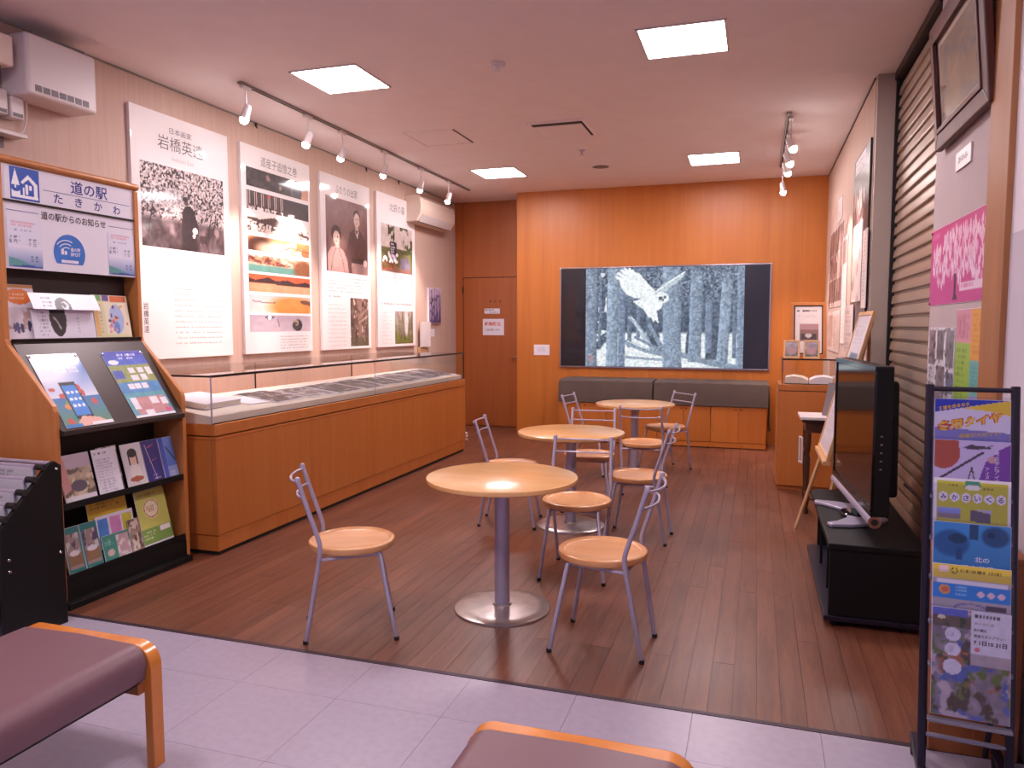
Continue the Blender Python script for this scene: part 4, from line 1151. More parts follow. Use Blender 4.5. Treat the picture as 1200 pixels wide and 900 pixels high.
# lower row
z2 = .149
c = Canvas(48, 36, '#d8b83a', 57); c.text(.08, .72, .9, .9, 2, '#8a6a20', .8, .04); c.rect(0, 0, 1, .5, '#c8a83a')
brochure('leaflet', 'yellow leaflet standing behind the pastel leaflet, lower row of the stand', 'leaflet', (-3.458, 3.14, z2 + .12), FACE_R, .27, .235, c, -10, .003, 'stand brochures')
def twin(seed):
    c = Canvas(34, 56, '#2a7a7c', seed); c.rect(.08, .12, .92, .86, '#9a8a84'); c.mottle(4, 5, '#c8c0c4', .5, .1, c.box(.08, .45, .92, .86)); c.mottle(5, 5, '#5a4a6a', .55, .08, c.box(.08, .3, .92, .86)); c.rect(.08, .2, .92, .42, '#8a6a50'); c.ell(.5, .45, .3, .06, '#d8d4dc'); c.text(.1, .03, .6, .08, 1, '#c8d8d8', .8, .06); return c
brochure('booklet', 'teal photo booklet, leftmost in the lower row of the stand', 'booklet', (-3.400, 2.945, z2), FACE_R, .10, .255, twin(58), -12, .008, 'stand brochures')
brochure('booklet', 'teal photo booklet beside its twin, second in the lower row of the stand', 'booklet', (-3.400, 3.052, z2), FACE_R, .108, .255, twin(59), -12, .008, 'stand brochures')
c = Canvas(54, 40, '#e2dcec', 60); c.rect(.05, .2, .32, .9, '#4a86d0'); c.rect(.37, .22, .64, .9, '#d08ac0'); c.rect(.69, .24, .95, .9, '#d0c84a'); c.noise(6, 5, .05)
brochure('leaflet', 'white leaflet with blue, pink and yellow blocks, lower row of the stand', 'leaflet', (-3.436, 3.165, z2 + .075), FACE_R, .255, .185, c, -10, .003, 'stand brochures', yaw=-2)
c = Canvas(40, 30, '#3f8a7c', 61); c.rect(.5, .1, .96, .9, '#b89aa0'); c.mottle(5, 4, '#d8d0d0', .52, .1, c.box(.5, .1, 1, .9)); c.ell(.25, .35, .12, .12, '#c8b0a8'); c.text(.08, .6, .45, .85, 3, '#bfe0d4', .7, .06)
brochure('booklet', 'green and pink booklet under the pastel leaflet, lower row of the stand', 'booklet', (-3.395, 3.170, z2), FACE_R, .185, .155, c, -12, .005, 'stand brochures')
c = cv_photo(62, '#a08878', [('#d8ccc0', .52), ('#5a4a44', .58)])
brochure('booklet', 'narrow brown photo leaflet beside the green poster leaflet, lower row of the stand', 'booklet', (-3.398, 3.362, z2), FACE_R, .085, .20, c, -12, .003, 'stand brochures')
c = Canvas(56, 80, '#c9cb6a', 63); c.ell(.46, .66, .26, .17, '#e4e0b0'); c.ell(.46, .66, .24, .155, '#b8504a'); c.ell(.46, .66, .215, .14, '#e8e2c0'); c.text(.3, .6, .62, .72, 3, '#b8504a', .8, .05); c.text(.1, .88, .85, .95, 1, '#7a7a30', .8, .03); c.rect(0, .08, 1, .34, '#7aa050'); c.rect(.6, .24, .95, .33, '#f0eef0'); c.text(.06, .14, .55, .30, 3, '#e8f0d0', .8, .05); c.rect(0, 0, 1, .08, '#e0dce4')
brochure('leaflet', 'yellow green leaflet with a red ring emblem, rightmost in the lower row', 'leaflet', (-3.390, 3.445, z2), FACE_R, .245, .345, c, -13, .003, 'stand brochures', yaw=3)

# ================================================================== NEWSPAPER RACK (far left)
nr = thing('newspaper_rack', 'black sided newspaper rack with rods at the left edge, beside information stand', 'newspaper rack', (0, 0, 0))
poly = [(2.44, 0), (2.765, 0), (2.765, .79), (2.73, .815), (2.70, .805), (2.44, .55)]
for x0 in (-3.245, -3.985):
    MB().prism(poly, x0, x0 + .024, 'x').build('side_panel', 'black_paint', nr, bevel=.003)
for (y, z) in ((2.475, .40), (2.475, .345), (2.74, .36), (2.738, .775)):
    b = MB().lathe([(0, .0), (.008, .0), (.006, .004), (0, .005)], 10).build('bolt', 'chrome', nr, smooth=True)
    b.location = (-3.221, y, z); b.rotation_euler = (0, R(90), 0)
MB().box(-3.96, 2.44, .10, -3.245, 2.76, .115).build('base_board', 'black_paint', nr)
MB().box(-3.96, 2.74, .115, -3.245, 2.755, .74).build('back_board', 'cabinet_brown', nr)
MB().tube([(-3.98, 2.735, .80), (-3.235, 2.735, .80)], .011, 10).build('rod', 'silver', nr, smooth=True)
np_desc = ['topmost', 'second', 'third', 'fourth', 'lowest']
for i in range(5):
    f = i / 4
    y, z = 2.668 - f * .205, .795 - f * .203
    n = thing('newspaper', '%s newspaper hung on its rod in the black newspaper rack' % np_desc[i], 'newspaper', (-3.61, y, z), 0, 'newspapers on rods')
    MB().tube([(-.34, 0, 0), (.345, 0, 0)], .012, 10).build('rod', 'silver', n, smooth=True)
    MB().tube([(.345, 0, 0), (.395, 0, 0)], .015, 10).build('rod_grip', 'rubber', n, smooth=True)
    hh = .30
    MB().box(-.33, -.012, -hh, .33, -.004, -.004).box(-.33, .004, -hh, .33, .010, -.004).build('pages', 'white_paper', n)
    c = Canvas(60, 30, '#c9c6ce', 70 + i); c.text(.03, .05, .97, .95, 14, '#55525c', .6, .014); c.rect(.1 + .1 * i, .2, .35 + .1 * i, .7, '#7c7880'); c.rect(.05, .78, .5, .92, '#3a3840')
    c.build('printed_page', n, -.328, -hh + .002, .656, hh - .008, off=-.0128)

# ================================================================== BACK WALL: BACKLIT PICTURE
sx0, sx1, sz0, sz1 = -2.50, .158, .915, 2.231
bp_ = thing('backlit_picture', 'wide backlit black and white picture of an owl flying through forest', 'display screen', (sx0, YB, sz0))
SW, SH = sx1 - sx0, sz1 - sz0
frame_bars(SW - .036, SH - .036, .018, -.022, -.001, 'frame', 'chrome', bp_)
for q in bp_.children: q.location = (.018, 0, .018)
MB().box(.02, -.010, .02, SW - .02, -.002, SH - .02).build('dark_screen', 'screen_dark', bp_)
pu0, pu1 = .352, 2.345
c = Canvas(220, 140, '#8292ab', 90)
W2 = '#f4f8fb'
c.grad('#44505f', '#66748a').noise(12, 8, .08)
c.mottle(70, 50, '#8b9ab0', .50, .12, np.clip((c.V - .50) / .2, 0, 1) * np.clip((c.U - .30) / .2, 0, 1), 2, .75)
c.mottle(90, 60, '#2e3947', .55, .08, np.clip((c.V - .55) / .2, 0, 1), 2, .6)
# snow light between the trunks
snow = np.clip((.36 - c.V) / .03, 0, 1) * np.clip((vnoise(220, 140, 14, 3, c.rng, 2) - .33) / .06, 0, 1)
c.blend(snow, W2, .95)
c.blend(np.clip((.10 - c.V) / .04, 0, 1) * c.box(.24, 0, .98, 1), '#e9f0f6', .9)
c.mottle(26, 8, '#f4f8fb', .62, .05, c.box(.08, .55, .14, .95), 2, .9); c.mottle(30, 30, '#f4f8fb', .66, .05, c.box(0, .05, .16, .5), 2, .9)
def trunk(a, b, lean, col, z0=0.0, z1=1.0):
    t = (c.V - z0) / max(z1 - z0, .01)
    cen = (a + b) / 2 + lean * t; half = (b - a) / 2 * (1 + .25 * np.clip(.25 - c.V, 0, 1))
    d = (c.U - cen) / half
    m = np.clip((1 - np.abs(d)) / .12, 0, 1) * (c.V >= z0) * np.clip((z1 - c.V) / .12, 0, 1)
    shade = (.92 - .16 * d * np.abs(d))[..., None]
    n = vnoise(220, 140, 70, 22, c.rng, 2)[..., None]
    c.blend(m, np.clip(rgb(col) * shade * (.86 + .30 * n), 0, 1))
for q in ((.275, .305, 0, '#74849c', .2, .9), (.335, .36, .005, '#7c8ca4', .3, .8), (.40, .425, 0, '#6f7f96', .3, .8), (.765, .81, 0, '#8292aa', .15, .75), (.93, .955, 0, '#75859c', .1, .8), (.085, .105, .01, '#7686a0', .2, .95)):
    trunk(*q)
for q in ((-.01, .078, .0, '#8c9cb4', 0, 1.2), (.135, .215, .012, '#9cadc4', 0, 1.2), (.215, .262, .006, '#8494ae', 0, 1.1), (.505, .625, -.012, '#94a5bc', 0, 1.2), (.662, .745, .010, '#94a5bc', .06, 1.0), (.835, .905, .030, '#9aabc2', .02, .95), (.955, 1.02, .0, '#8c9cb4', 0, 1.1)):
    trunk(*q)
c.mottle(100, 60, '#56657a', .56, .08, np.clip((c.V - .62) / .2, 0, 1) * np.clip((c.U - .55) / .2, 0, 1), 2, .6); c.mottle(90, 60, '#c9d6e4', .64, .06, np.clip((c.V - .6) / .2, 0, 1), 2, .5)
c.line([(.295, .50), (.33, .44), (.40, .28), (.46, .14)], .026, '#a3b2c4'); c.line([(.305, .50), (.40, .27)], .006, '#dfe8f0'); c.line([(.42, .42), (.50, .2)], .026, '#8898ac'); c.line([(.27, .25), (.40, .17), (.58, .11)], .032, '#8b9aae'); c.line([(.28, .262), (.42, .175)], .006, '#e4ecf4'); c.line([(.62, .13), (.80, .05), (.95, .015)], .034, '#8595a9'); c.line([(.27, .10), (.5, .075)], .016, '#97a6b8'); c.line([(.33, .30), (.5, .17)], .018, '#7f8fa4')
# owl: raised left wing with separate primaries, far wing, body, fan tail, face
for (tu, tv) in ((.205, .905), (.215, .945), (.235, .975), (.26, .985), (.285, .985), (.305, .965)):
    c.line([(.36, .80), (tu, tv)], .018, W2)
c.poly([(.215, .90), (.235, .80), (.27, .73), (.33, .69), (.39, .70), (.46, .70), (.45, .77), (.40, .85), (.35, .94), (.31, .96), (.27, .93)], W2)
c.poly([(.455, .76), (.50, .83), (.56, .87), (.60, .91), (.635, .945), (.625, .90), (.575, .83), (.52, .76), (.47, .71)], '#c3ced8')
c.line([(.46, .755), (.55, .86), (.635, .945)], .010, '#eef3f7')
c.ell(.43, .66, .075, .085, W2, 0, 1, -.5); c.poly([(.31, .66), (.40, .70), (.46, .60), (.47, .50), (.48, .435), (.455, .475), (.445, .455), (.43, .50), (.415, .495), (.38, .58), (.345, .62), (.33, .635)], W2)
c.ell(.495, .695, .045, .055, '#eaf0f5'); c.ell(.488, .69, .014, .02, '#55616d'); c.ell(.515, .70, .009, .014, '#55616d'); c.ell(.503, .672, .008, .015, '#707c88')
c.rect(.02, .05, .055, .12, '#b08a8e', .7); c.noise(110, 70, .11, 1)
c.build('lit_picture', bp_, pu0, .022, pu1 - pu0, SH - .044, 'print_screen', off=-.0115)
glp = MB().box(.02, -.016, .02, SW - .02, -.0135, SH - .02).build('glass_pane', 'case_glass', bp_)

# ================================================================== BENCH UNITS UNDER THE PICTURE
BX = [-2.375, -1.772, -1.136, -.50, .138]
pos = ['leftmost, nearly hidden by chairs', 'second from the left', 'third from the left', 'rightmost, next to the small display case']
for i in range(4):
    u = thing('base_cabinet', 'low wooden cabinet under the backlit picture, %s' % pos[i], 'cabinet', (BX[i], 9.24, 0), 0, 'bench base cabinets')
    w = BX[i + 1] - BX[i] - .004
    MB().box(0, .02, .065, w, .50, .50).build('body', 'panel_wood_dark', u)
    MB().box(0, .03, 0, w, .48, .012).build('floor_gap', 'dark_gap', u)
    MB().box(0, .004, .012, w, .03, .072).build('plinth', 'panel_wood', u)
    for a in range(2):
        dd = MB().box(a * w / 2 + .0012, 0, .076, (a + 1) * w / 2 - .0012, .02, .498).build('door', 'panel_wood', u, bevel=.0015)
        hx = w / 2 + (-.03 if a == 0 else .03)
        MB().box(hx - .006, -.002, .46, hx + .006, .001, .478).build('catch', 'bronze_edge', dd)
for i, (a, b, lab) in enumerate(((-2.385, -1.20, 'dark grey seat cushion, left of the pair under the backlit picture'), (-1.182, .150, 'dark grey seat cushion, right of the pair under the backlit picture'))):
    q = thing('bench_cushion', lab, 'cushion', (a, 9.225, .502), 0, 'dark bench cushions')
    w = b - a
    mbx = MB()
    n = 22
    prf = [(0, .004), (0, .05), (.014, .20), (.028, .272), (.055, .290), (.45, .297), (.508, .28), (.515, .004)]
    vs = []; fs = []
    rq = random.Random(i)
    for k in range(n + 1):
        for (py, pz) in prf:
            e = .003 * math.sin(k * 1.7 + pz * 9) * (1 if pz > .02 else 0)
            vs.append((w * k / n, py + e * .5, pz + e + (-.008 if k in (0, n) and pz > .1 else 0)))
    m_ = len(prf)
    for k in range(n):
        for j in range(m_):
            j2 = (j + 1) % m_
            fs.append((k * m_ + j, k * m_ + j2, (k + 1) * m_ + j2, (k + 1) * m_ + j))
    fs += [tuple(range(m_)), tuple(n * m_ + j for j in range(m_))]
    mbx.add(vs, fs).build('cover', 'cushion_dark', q, smooth=True)
    MB().tube([(0.01, .002, .012), (w - .01, .002, .012)], .006, 8).build('piping', 'cushion_dark', q, smooth=True)
    if i == 1:
        vs = []; fs = []
        for k in range(7):
            for j in range(6):
                vs.append((w + .008 + .016 * math.sin(k * 1.9 + j * .8) * (j / 5) + .012 * j / 5, .06 + k * .06, .26 - j * .11))
        for k in range(6):
            for j in range(5):
                fs.append((k * 6 + j, k * 6 + j + 1, (k + 1) * 6 + j + 1, (k + 1) * 6 + j))
        dr = MB().add(vs, fs).build('hanging_flap', 'cushion_dark', q, smooth=True)
        sd_ = dr.modifiers.new('solid', 'SOLIDIFY'); sd_.thickness = .006

# ================================================================== SMALL DISPLAY CASE (right, far)
rc = thing('small_display_case', 'waist high wooden case with small glass box near the back right corner', 'display case', (.195, 7.08, 0))
w, dpt = .55, .60
MB().box(.012, .012, 0, w, dpt, .035).build('plinth', 'panel_wood_dark', rc)
MB().box(0, 0, .037, w, dpt, .885).build('body', 'counter_wood', rc, bevel=.003)
MB().box(.004, .004, .885, w, dpt, .892).build('groove', 'dark_gap', rc)
MB().box(0, 0, .892, w, dpt, .945).build('top_band', 'counter_wood', rc, bevel=.003)
gl, gr, gf, gb, g0, g1 = .035, .47, .02, .52, .947, 1.165
MB().box(gl, gf, g0, gr, gf + .005, g1).build('glass_pane', 'case_glass', rc)
MB().box(gl, gb - .005, g0, gr, gb, g1).build('glass_pane', 'case_glass', rc)
MB().box(gl, gf + .006, g0, gl + .005, gb - .006, g1).build('glass_pane', 'case_glass', rc)
MB().box(gr - .005, gf + .006, g0, gr, gb - .006, g1).build('glass_pane', 'case_glass', rc)
MB().box(gl - .003, gf - .003, g1, gr + .003, gb + .003, g1 + .008).build('glass_pane', 'case_glass', rc)
MB().box(gl - .004, gf - .005, g1 - .002, gr + .004, gf - .001, g1 + .010).build('edge_rim', 'bronze_edge', rc)
MB().box(gl - .006, gf - .002, g1 - .002, gl - .002, gb, g1 + .010).build('edge_rim', 'bronze_edge', rc)
MB().box(gl - .003, gf - .003, g0, gl + .002, gf + .002, g1).build('corner_seam', 'bronze_edge', rc)
MB().box(gr - .002, gf - .003, g0, gr + .003, gf + .002, g1).build('corner_seam', 'silver', rc)
ob = thing('open_book', 'thick pale open book lying inside the small glass box', 'book', (.25, 7.13, .949), R(-4))
for a in range(2):
    pr_ = [(0, 0), (.195, 0), (.192, .035), (.14, .060), (.07, .068), (.0, .055)]
    if a: pr_ = [(.395 - p, q) for p, q in pr_]
    MB().prism(pr_, .02, .34, 'y').build('pages', 'white_paper' if a else 'cream_cloth', ob, smooth=True)
MB().box(-.005, .012, 0, .40, .348, .004).build('cover', 'dark_brown_board', ob)
# framed sheets on the case
def framed(name, label, loc, rotz, tilt, w, h, b, canvas, fmat='pale_wood', strut=True, t=.018, inner=None):
    o = thing(name, label, 'picture frame', loc, rotz, None, R(tilt))
    frame_bars(w, h, b, 0.0, t, 'frame', fmat, o, .002)
    for q in o.children: q.location = (b, 0, b)
    MB().box(b, t * .4, b, w + b, t * .8, h + b).build('backing', 'white_paper', o)
    canvas.build('printed_sheet', o, b, b, w, h, off=t * .4 - .001)
    if inner:
        frame_bars(w - .02, h - .02, .01, t * .25, t * .38, 'inner_edge', inner, o, 0)
        for q in o.children:
            if q.name.startswith('inner_edge'): q.location = (b + .01, 0, b + .01)
    if strut:
        MB().prism([(w / 2 + b - .02, 0), (w / 2 + b + .02, 0), (w / 2 + b + .01, h * .6), (w / 2 + b - .01, h * .6)], t, t + .006, 'y').build('strut', 'cabinet_brown', o)
    return o
zt = g1 + .012
c = Canvas(44, 60, '#e2dcdc', 101); c.text(.12, .84, .88, .92, 1, '#222222', .95, .045); c.text(.15, .74, .85, .80, 2, '#aaa0a4', .6, .03); c.rect(.2, .26, .85, .62, '#8a6a66'); c.rect(.2, .5, .85, .62, '#b08a90'); c.rect(.25, .30, .78, .42, '#4a4040'); c.ell(.5, .38, .12, .04, '#c8c0c0')
framed('framed_notice', 'tall wood framed notice with a photo, standing on the small display case', (.300, 7.36, zt + .004), R(2), -14, .25, .46, .030, c, 'rack_wood', inner='bronze_edge')
for (x, lab, sd) in ((.235, 'left of two little wooden photo frames on the small display case', 102), (.402, 'right of two little wooden photo frames on the small display case', 103)):
    c = Canvas(24, 30, '#8a7c84', sd); c.grad('#5a5a50', '#c0b4c4'); c.noise(4, 4, .2); c.ell(.5, .4, .3, .2, '#b08a90', .5)
    framed('framed_photo', lab, (x, 7.22, zt), R(-4), -16, .105, .135, .016, c, 'pale_wood')

# ================================================================== POSTERS ON THE FAR RIGHT WALL
dp_ = board('dark_banner', 'tall dark banner with white petals on the right wall next to grey jamb', 'poster', (XR - .016, 7.02, 1.28), FACE_L, .93, 1.55, .014, 'ink', part='panel')
c = Canvas(60, 96, '#3a2c30', 110); c.grad('#4a3a40', '#3a2a2e'); c.dots(70, .04, .48, .75, .80, .03, ['#c9b4b0', '#8d7478', '#e6d6d0'], 1.0); c.ell(.25, .38, .22, .25, '#8d7068', .6, .6); c.noise(6, 8, .05)
c.build('printed_banner', dp_, .004, .004, .922, 1.542)
tb = MB().box(.08, -.0011, 1.42, .70, -.0005, 1.535).build('title_plate', 'white_paper', dp_)
textlines(.12, 1.43, .66, 1.52, 2, .03, rp_, .9, .045).build('title_marks', 'ink_grey', dp_)['kind'] = 'stuff'
def sheet_r(name, lab, y1, z0, w, h, canvas, x=XR, grp='sheets on the right wall'):
    o = board(name, lab, 'poster', (x, y1, z0), FACE_L, w, h, .004, 'white_paper', grp)
    canvas.build('printed_sheet', o, .004, .004, w - .008, h - .008)
    return o
c = Canvas(40, 44, '#e8dcd8', 111); c.rect(.05, .05, .95, .95, '#d8c8c4'); c.mottle(4, 4, '#a89090', .55, .1); c.ell(.4, .8, .4, .2, '#fdf6f2', .5)
sheet_r('photo_sheet', 'bright white photo sheet over the lower half of the dark banner', 6.92, 1.66, .58, .62, c, XR - .022)
c = Canvas(30, 44, '#d8ccca', 112); c.text(.1, .1, .9, .9, 16, '#77686c', .6, .05)
sheet_r('text_sheet', 'narrow text sheet beside the bright sheet on the dark banner', 6.28, 1.60, .24, .58, c, XR - .022)
c = Canvas(76, 60, '#d9cac4', 113)
for a in range(5):
    for b in range(3):
        c.rect(.03 + a * .195, .06 + b * .315, .205 + a * .195, .345 + b * .315, ['#7d5f5c', '#a0827c', '#8d706c', '#b59a92'][(a * 2 + b) % 4])
c.noise(14, 10, .14).mottle(16, 12, '#4a3638', .60, .08)
sheet_r('photo_collage', 'grid of fifteen small photographs on the far right wall', 9.22, 1.66, 1.30, .82, c, XR - .006)
c = Canvas(34, 70, '#efe4df', 114); c.text(.1, .05, .9, .7, 24, '#a89494', .5, .05); c.rect(.1, .74, .9, .95, '#b09a94')
sheet_r('text_sheet', 'tall bright text sheet between photo grid and dark banner', 7.86, 1.30, .40, 1.0, c, XR - .006)
c = Canvas(60, 40, '#e2d6d0', 115); c.rect(.05, .1, .45, .9, '#c0a8a0'); c.rect(.52, .1, .95, .9, '#d4c4bc'); c.text(.55, .15, .92, .85, 10, '#8a7878', .5, .04); c.noise(8, 6, .1)
sheet_r('photo_collage', 'lower pale sheet under the photo grid, behind the small display case', 9.20, 1.20, 1.25, .42, c, XR - .006)
c = Canvas(20, 20, '#ece2de', 116); c.text(.1, .1, .9, .9, 6, '#6a5a5c', .7, .08)
sheet_r('caption_card', 'small white caption card above the photo grid on the right wall', 8.42, 2.52, .36, .22, c, XR - .006)
c = Canvas(30, 30, '#cfc4c2', 117); c.text(.1, .1, .9, .9, 10, '#77686c', .5, .05)
sheet_r('text_sheet', 'grey translucent sheet low on the right wall behind the easel board', 7.30, 1.18, .62, .46, c, XR - .03)

# ================================================================== EASEL AND SMALL OLD TABLE
ez = thing('easel', 'light wooden easel with slanting legs behind the television', 'easel', (0, 0, 0))
lean = .255
def ex(z): return .30 + lean * z
for (xa, ya, yb) in ((ex(0), 5.72, 5.50), (.42, 5.26, 5.40)):
    MB().tube([(xa, ya, 0), (ex(1.54) + .02, yb, 1.54)], .013, 6).build('leg', 'pale_wood', ez)
MB().tube([(ex(1.5) + .025, 5.45, 1.5), (.72, 5.47, 0.0)], .012, 6).build('leg', 'pale_wood', ez)
MB().box(ex(.60) - .035, 5.08, .585, ex(.60) + .01, 5.74, .61).build('ledge', 'pale_wood', ez)
MB().box(ex(1.5) + .012, 5.30, 1.46, ex(1.5) + .03, 5.56, 1.49).build('top_bar', 'pale_wood', ez)
c = Canvas(56, 76, '#d5cfd6', 120); c.rect(.06, .08, .94, .94, '#dcd6dc'); c.text(.12, .78, .88, .93, 6, '#8d848e', .5, .03); c.rect(.2, .50, .82, .72, '#6d7f9a'); c.ell(.5, .60, .22, .07, '#e6e6ee'); c.mottle(5, 4, '#40506a', .58, .1, c.box(.2, .50, .82, .72)); c.text(.12, .12, .88, .46, 12, '#8d848e', .5, .03)
fb = framed('framed_board', 'large pale framed information board leaning on the easel', (ex(.612) - .020, 5.75, .612), FACE_L, -math.degrees(math.atan(lean)), .62, .93, .025, c, 'pale_wood', strut=False, t=.02)

ot = thing('side_table', 'small dark antique table with turned legs beside the small display case', 'table', (.35, 6.16, 0))
MB().box(0, 0, .725, .36, .36, .745).build('top', 'antique_wood', ot, bevel=.004)
MB().box(.03, .03, .64, .33, .33, .725).build('apron', 'antique_wood', ot)
tl = [(0, 0), (.014, 0), (.02, .02), (.012, .05), (.02, .10), (.022, .14), (.012, .17), (.018, .30), (.022, .44), (.012, .47), (.02, .50), (.024, .56), (.024, .66), (0, .66)]
for (a, b) in ((.05, .05), (.31, .05), (.05, .31), (.31, .31)):
    MB().lathe(tl, 14, (a, b, 0)).build('leg', 'antique_wood', ot, smooth=True)
MB().tube([(.05, .05, .12), (.31, .05, .12)], .010, 8).build('stretcher', 'antique_wood', ot)
MB().tube([(.05, .31, .12), (.31, .31, .12)], .010, 8).build('stretcher', 'antique_wood', ot)
MB().tube([(.05, .05, .12), (.05, .31, .12)], .010, 8).build('stretcher', 'antique_wood', ot)
wt = tag(MB().box(.335, 6.14, .7455, .60, 6.50, .768).build('white_box', 'white_plastic', bevel=.003), 'flat white box lying on the small antique table', 'box')
da = thing('dark_album', 'dark grey album leaning upright on the white box', 'album', (.50, 6.30, .77), R(-60), None, R(-12))
MB().box(0, 0, 0, .20, .003, .26).build('cover', 'grey_plastic', da)
MB().box(.004, .003, .004, .196, .020, .256).build('pages', 'white_paper', da)
MB().box(0, .020, 0, .20, .023, .26).build('cover', 'ink', da)
wf2 = thing('hanging_frame', 'little empty white frame hanging on the antique table leg', 'frame', (.345, 6.20, .42), R(-75))  # an empty white frame
frame_bars(.05, .18, .012, -.01, 0, 'frame', 'white_plastic', wf2, 0)

# ================================================================== TELEVISION AND STAND
ts = thing('tv_stand', 'low black television stand on the timber floor at right', 'tv stand', (.345, 3.87, 0))
W, Dp, Hs = .44, 1.30, .415
MB().prism([(0, 0), (W, 0), (W, Dp), (.07, Dp), (0, 1.25)], .03, .055, 'z').build('base_board', 'indigo_steel', ts, bevel=.003)
for (a, b) in ((.05, .06), (.36, .06), (.08, 1.2), (.36, 1.2)):
    MB().lathe([(0, 0), (.02, 0), (.02, .03), (0, .03)], 12, (a, b, 0)).build('foot', 'rubber', ts, smooth=True)
MB().box(.02, .01, .055, W, .035, Hs - .03).build('side_panel', 'black_paint', ts, bevel=.004)
MB().box(.06, Dp - .035, .055, W, Dp - .01, Hs - .03).build('side_panel', 'black_paint', ts, bevel=.004)
MB().box(W - .02, .035, .055, W, Dp - .035, Hs - .03).build('back_panel', 'black_paint', ts)
MB().box(.08, .035, .21, W - .02, Dp - .035, .228).build('shelf', 'black_paint', ts)
MB().prism([(.012, 0), (W, 0), (W, Dp), (.06, Dp), (.012, 1.25)], Hs - .03, Hs, 'z').build('top_board', 'black_paint', ts, bevel=.004)
for y in (.42, .86):
    MB().box(.045, y - .004, .055, .06, y + .004, Hs - .03).build('divider', 'black_paint', ts)
MB().box(.028, .03, .06, .034, .042, Hs - .035).build('edge_strip', 'cabinet_brown', ts)
dvd = thing('media_player', 'small dark disc player on the inner shelf of the tv stand', 'player', (.45, 4.10, .2285))
MB().box(0, 0, 0, .24, .40, .055).build('body', 'grey_plastic', dvd, bevel=.004)
MB().box(-.003, .03, .02, 0, .20, .035).build('tray', 'black_gloss', dvd)

pf, pn = Vector((.470, 5.02, 0)), Vector((.543, 3.93, 0))
dv = (pn - pf); TL = dv.length; ang = math.atan2(dv.y, dv.x)
tv = thing('television', 'flat black television with silver foot, facing left on its stand', 'television', (pf.x, pf.y, .415), ang)
MB().box(0, .012, .13, TL, .085, .86).build('casing', 'black_paint', tv, bevel=.008, seg=3)
MB().prism([(.15, .20), (TL - .12, .20), (TL - .16, .78), (.19, .78)], .085, .15, 'y').build('rear_housing', 'black_paint', tv, bevel=.02, seg=3)
for pts in ((0, .83, TL, .86), (0, .15, .03, .83), (TL - .03, .15, TL, .83), (0, .13, TL, .165)):
    MB().box(pts[0], 0, pts[1], pts[2], .014, pts[3]).build('bezel', 'black_gloss', tv, bevel=.003)
MB().box(.03, .006, .165, TL - .03, .012, .83).build('screen', 'black_gloss', tv)
MB().tube([(0, .02, .105), (TL, .02, .105)], .028, 20).build('speaker_bar', 'silver', tv, smooth=True)
en = MB().lathe([(0.016, 0), (.028, 0), (.030, .004), (.030, .010), (.016, .010), (.016, 0)], 20).build('bar_ring', 'chrome', tv, smooth=True)
en.location = (TL - .002, .02, .105); en.rotation_euler = (0, R(90), 0)
e2 = MB().lathe([(0, 0), (.016, 0), (.016, .004), (0, .004)], 18).build('bar_port', 'rubber', tv); e2.location = (TL + .001, .02, .105); e2.rotation_euler = (0, R(90), 0)
MB().box(TL * .5 - .09, .03, .012, TL * .5 + .09, .07, .14).build('neck', 'black_gloss', tv, bevel=.006)
# horned silver foot
fo = MB()
ft_ = [(-.29, -.16), (-.24, -.175), (-.20, -.12), (-.11, -.055), (0, -.035), (.11, -.055), (.20, -.12), (.24, -.175), (.29, -.16), (.27, -.05), (.20, .08), (.12, .15), (-.12, .15), (-.20, .08), (-.27, -.05)]
fo.prism([(TL / 2 + a, .03 + b) for a, b in ft_], .001, .020, 'z').build('foot', 'silver', tv, bevel=.005)
MB().lathe([(0, .020), (.095, .020), (.09, .027), (0, .028)], 28, (TL / 2, .05, 0)).build('swivel_disc', 'black_gloss', tv, smooth=True)
for k in range(5):
    MB().box(TL + .0002, .034, .36 + k * .04, TL + .002, .044, .368 + k * .04).build('port', 'grey_plastic', tv)
tag(MB().tube(bez([(.80, 3.78, .47), (.79, 3.72, .52), (.755, 3.66, .53), (.735, 3.64, .44), (.74, 3.66, .25), (.76, 3.68, .05), (.80, 3.72, .01)], 6), .006, 8).build('looped_cable', 'cord_white', smooth=True),
    'pale looped cord hanging behind the right brochure rack', 'cord')
tag(MB().tube(bez([(.70, 4.02, .70), (.77, 3.98, .62), (.80, 3.95, .50), (.81, 3.93, .43)], 6), .005, 8).build('power_cord', 'rubber', smooth=True),
    'thin black power cord behind the television', 'cord')

# ================================================================== NEAR RIGHT WALL: FRAMED ART, POSTERS
c = Canvas(60, 44, '#8d7458', 130); c.grad('#8a6a42', '#9a8672').noise(4, 3, .12).mottle(6, 5, '#6a6670', .55, .15).line([(.1, .7), (.6, .85), (.95, .6)], .03, '#7c7078'); c.noise(20, 16, .06)
art = thing('framed_artwork', 'dark wood framed brownish artwork high on the near right wall', 'framed picture', (XN - .045, 4.44, 2.36), FACE_L, None)
frame_bars(.79, .46, .075, 0, .035, 'outer_frame', 'frame_dark', art, .006)
frame_bars(.75, .42, .022, -.008, .010, 'inner_frame', 'frame_dark', art, .003)
for q in art.children: q.location = (.075, 0, .075) if q.name.startswith('outer') else (.095, 0, .095)
MB().box(.07, .018, .07, .87, .03, .54).build('mount', 'cream_cloth', art)
c.build('printed_artwork', art, .125, .125, .69, .36, off=.016)
MB().box(.092, .006, .092, .848, .008, .518).build('glass_pane', 'case_glass', art)
art.rotation_euler = (R(5), 0, FACE_L)
lb = board('caption_plate', 'small white caption plate under the framed artwork', 'sign', (XN - .009, 4.16, 2.205), FACE_L, .27, .085, .008, 'white_plastic')
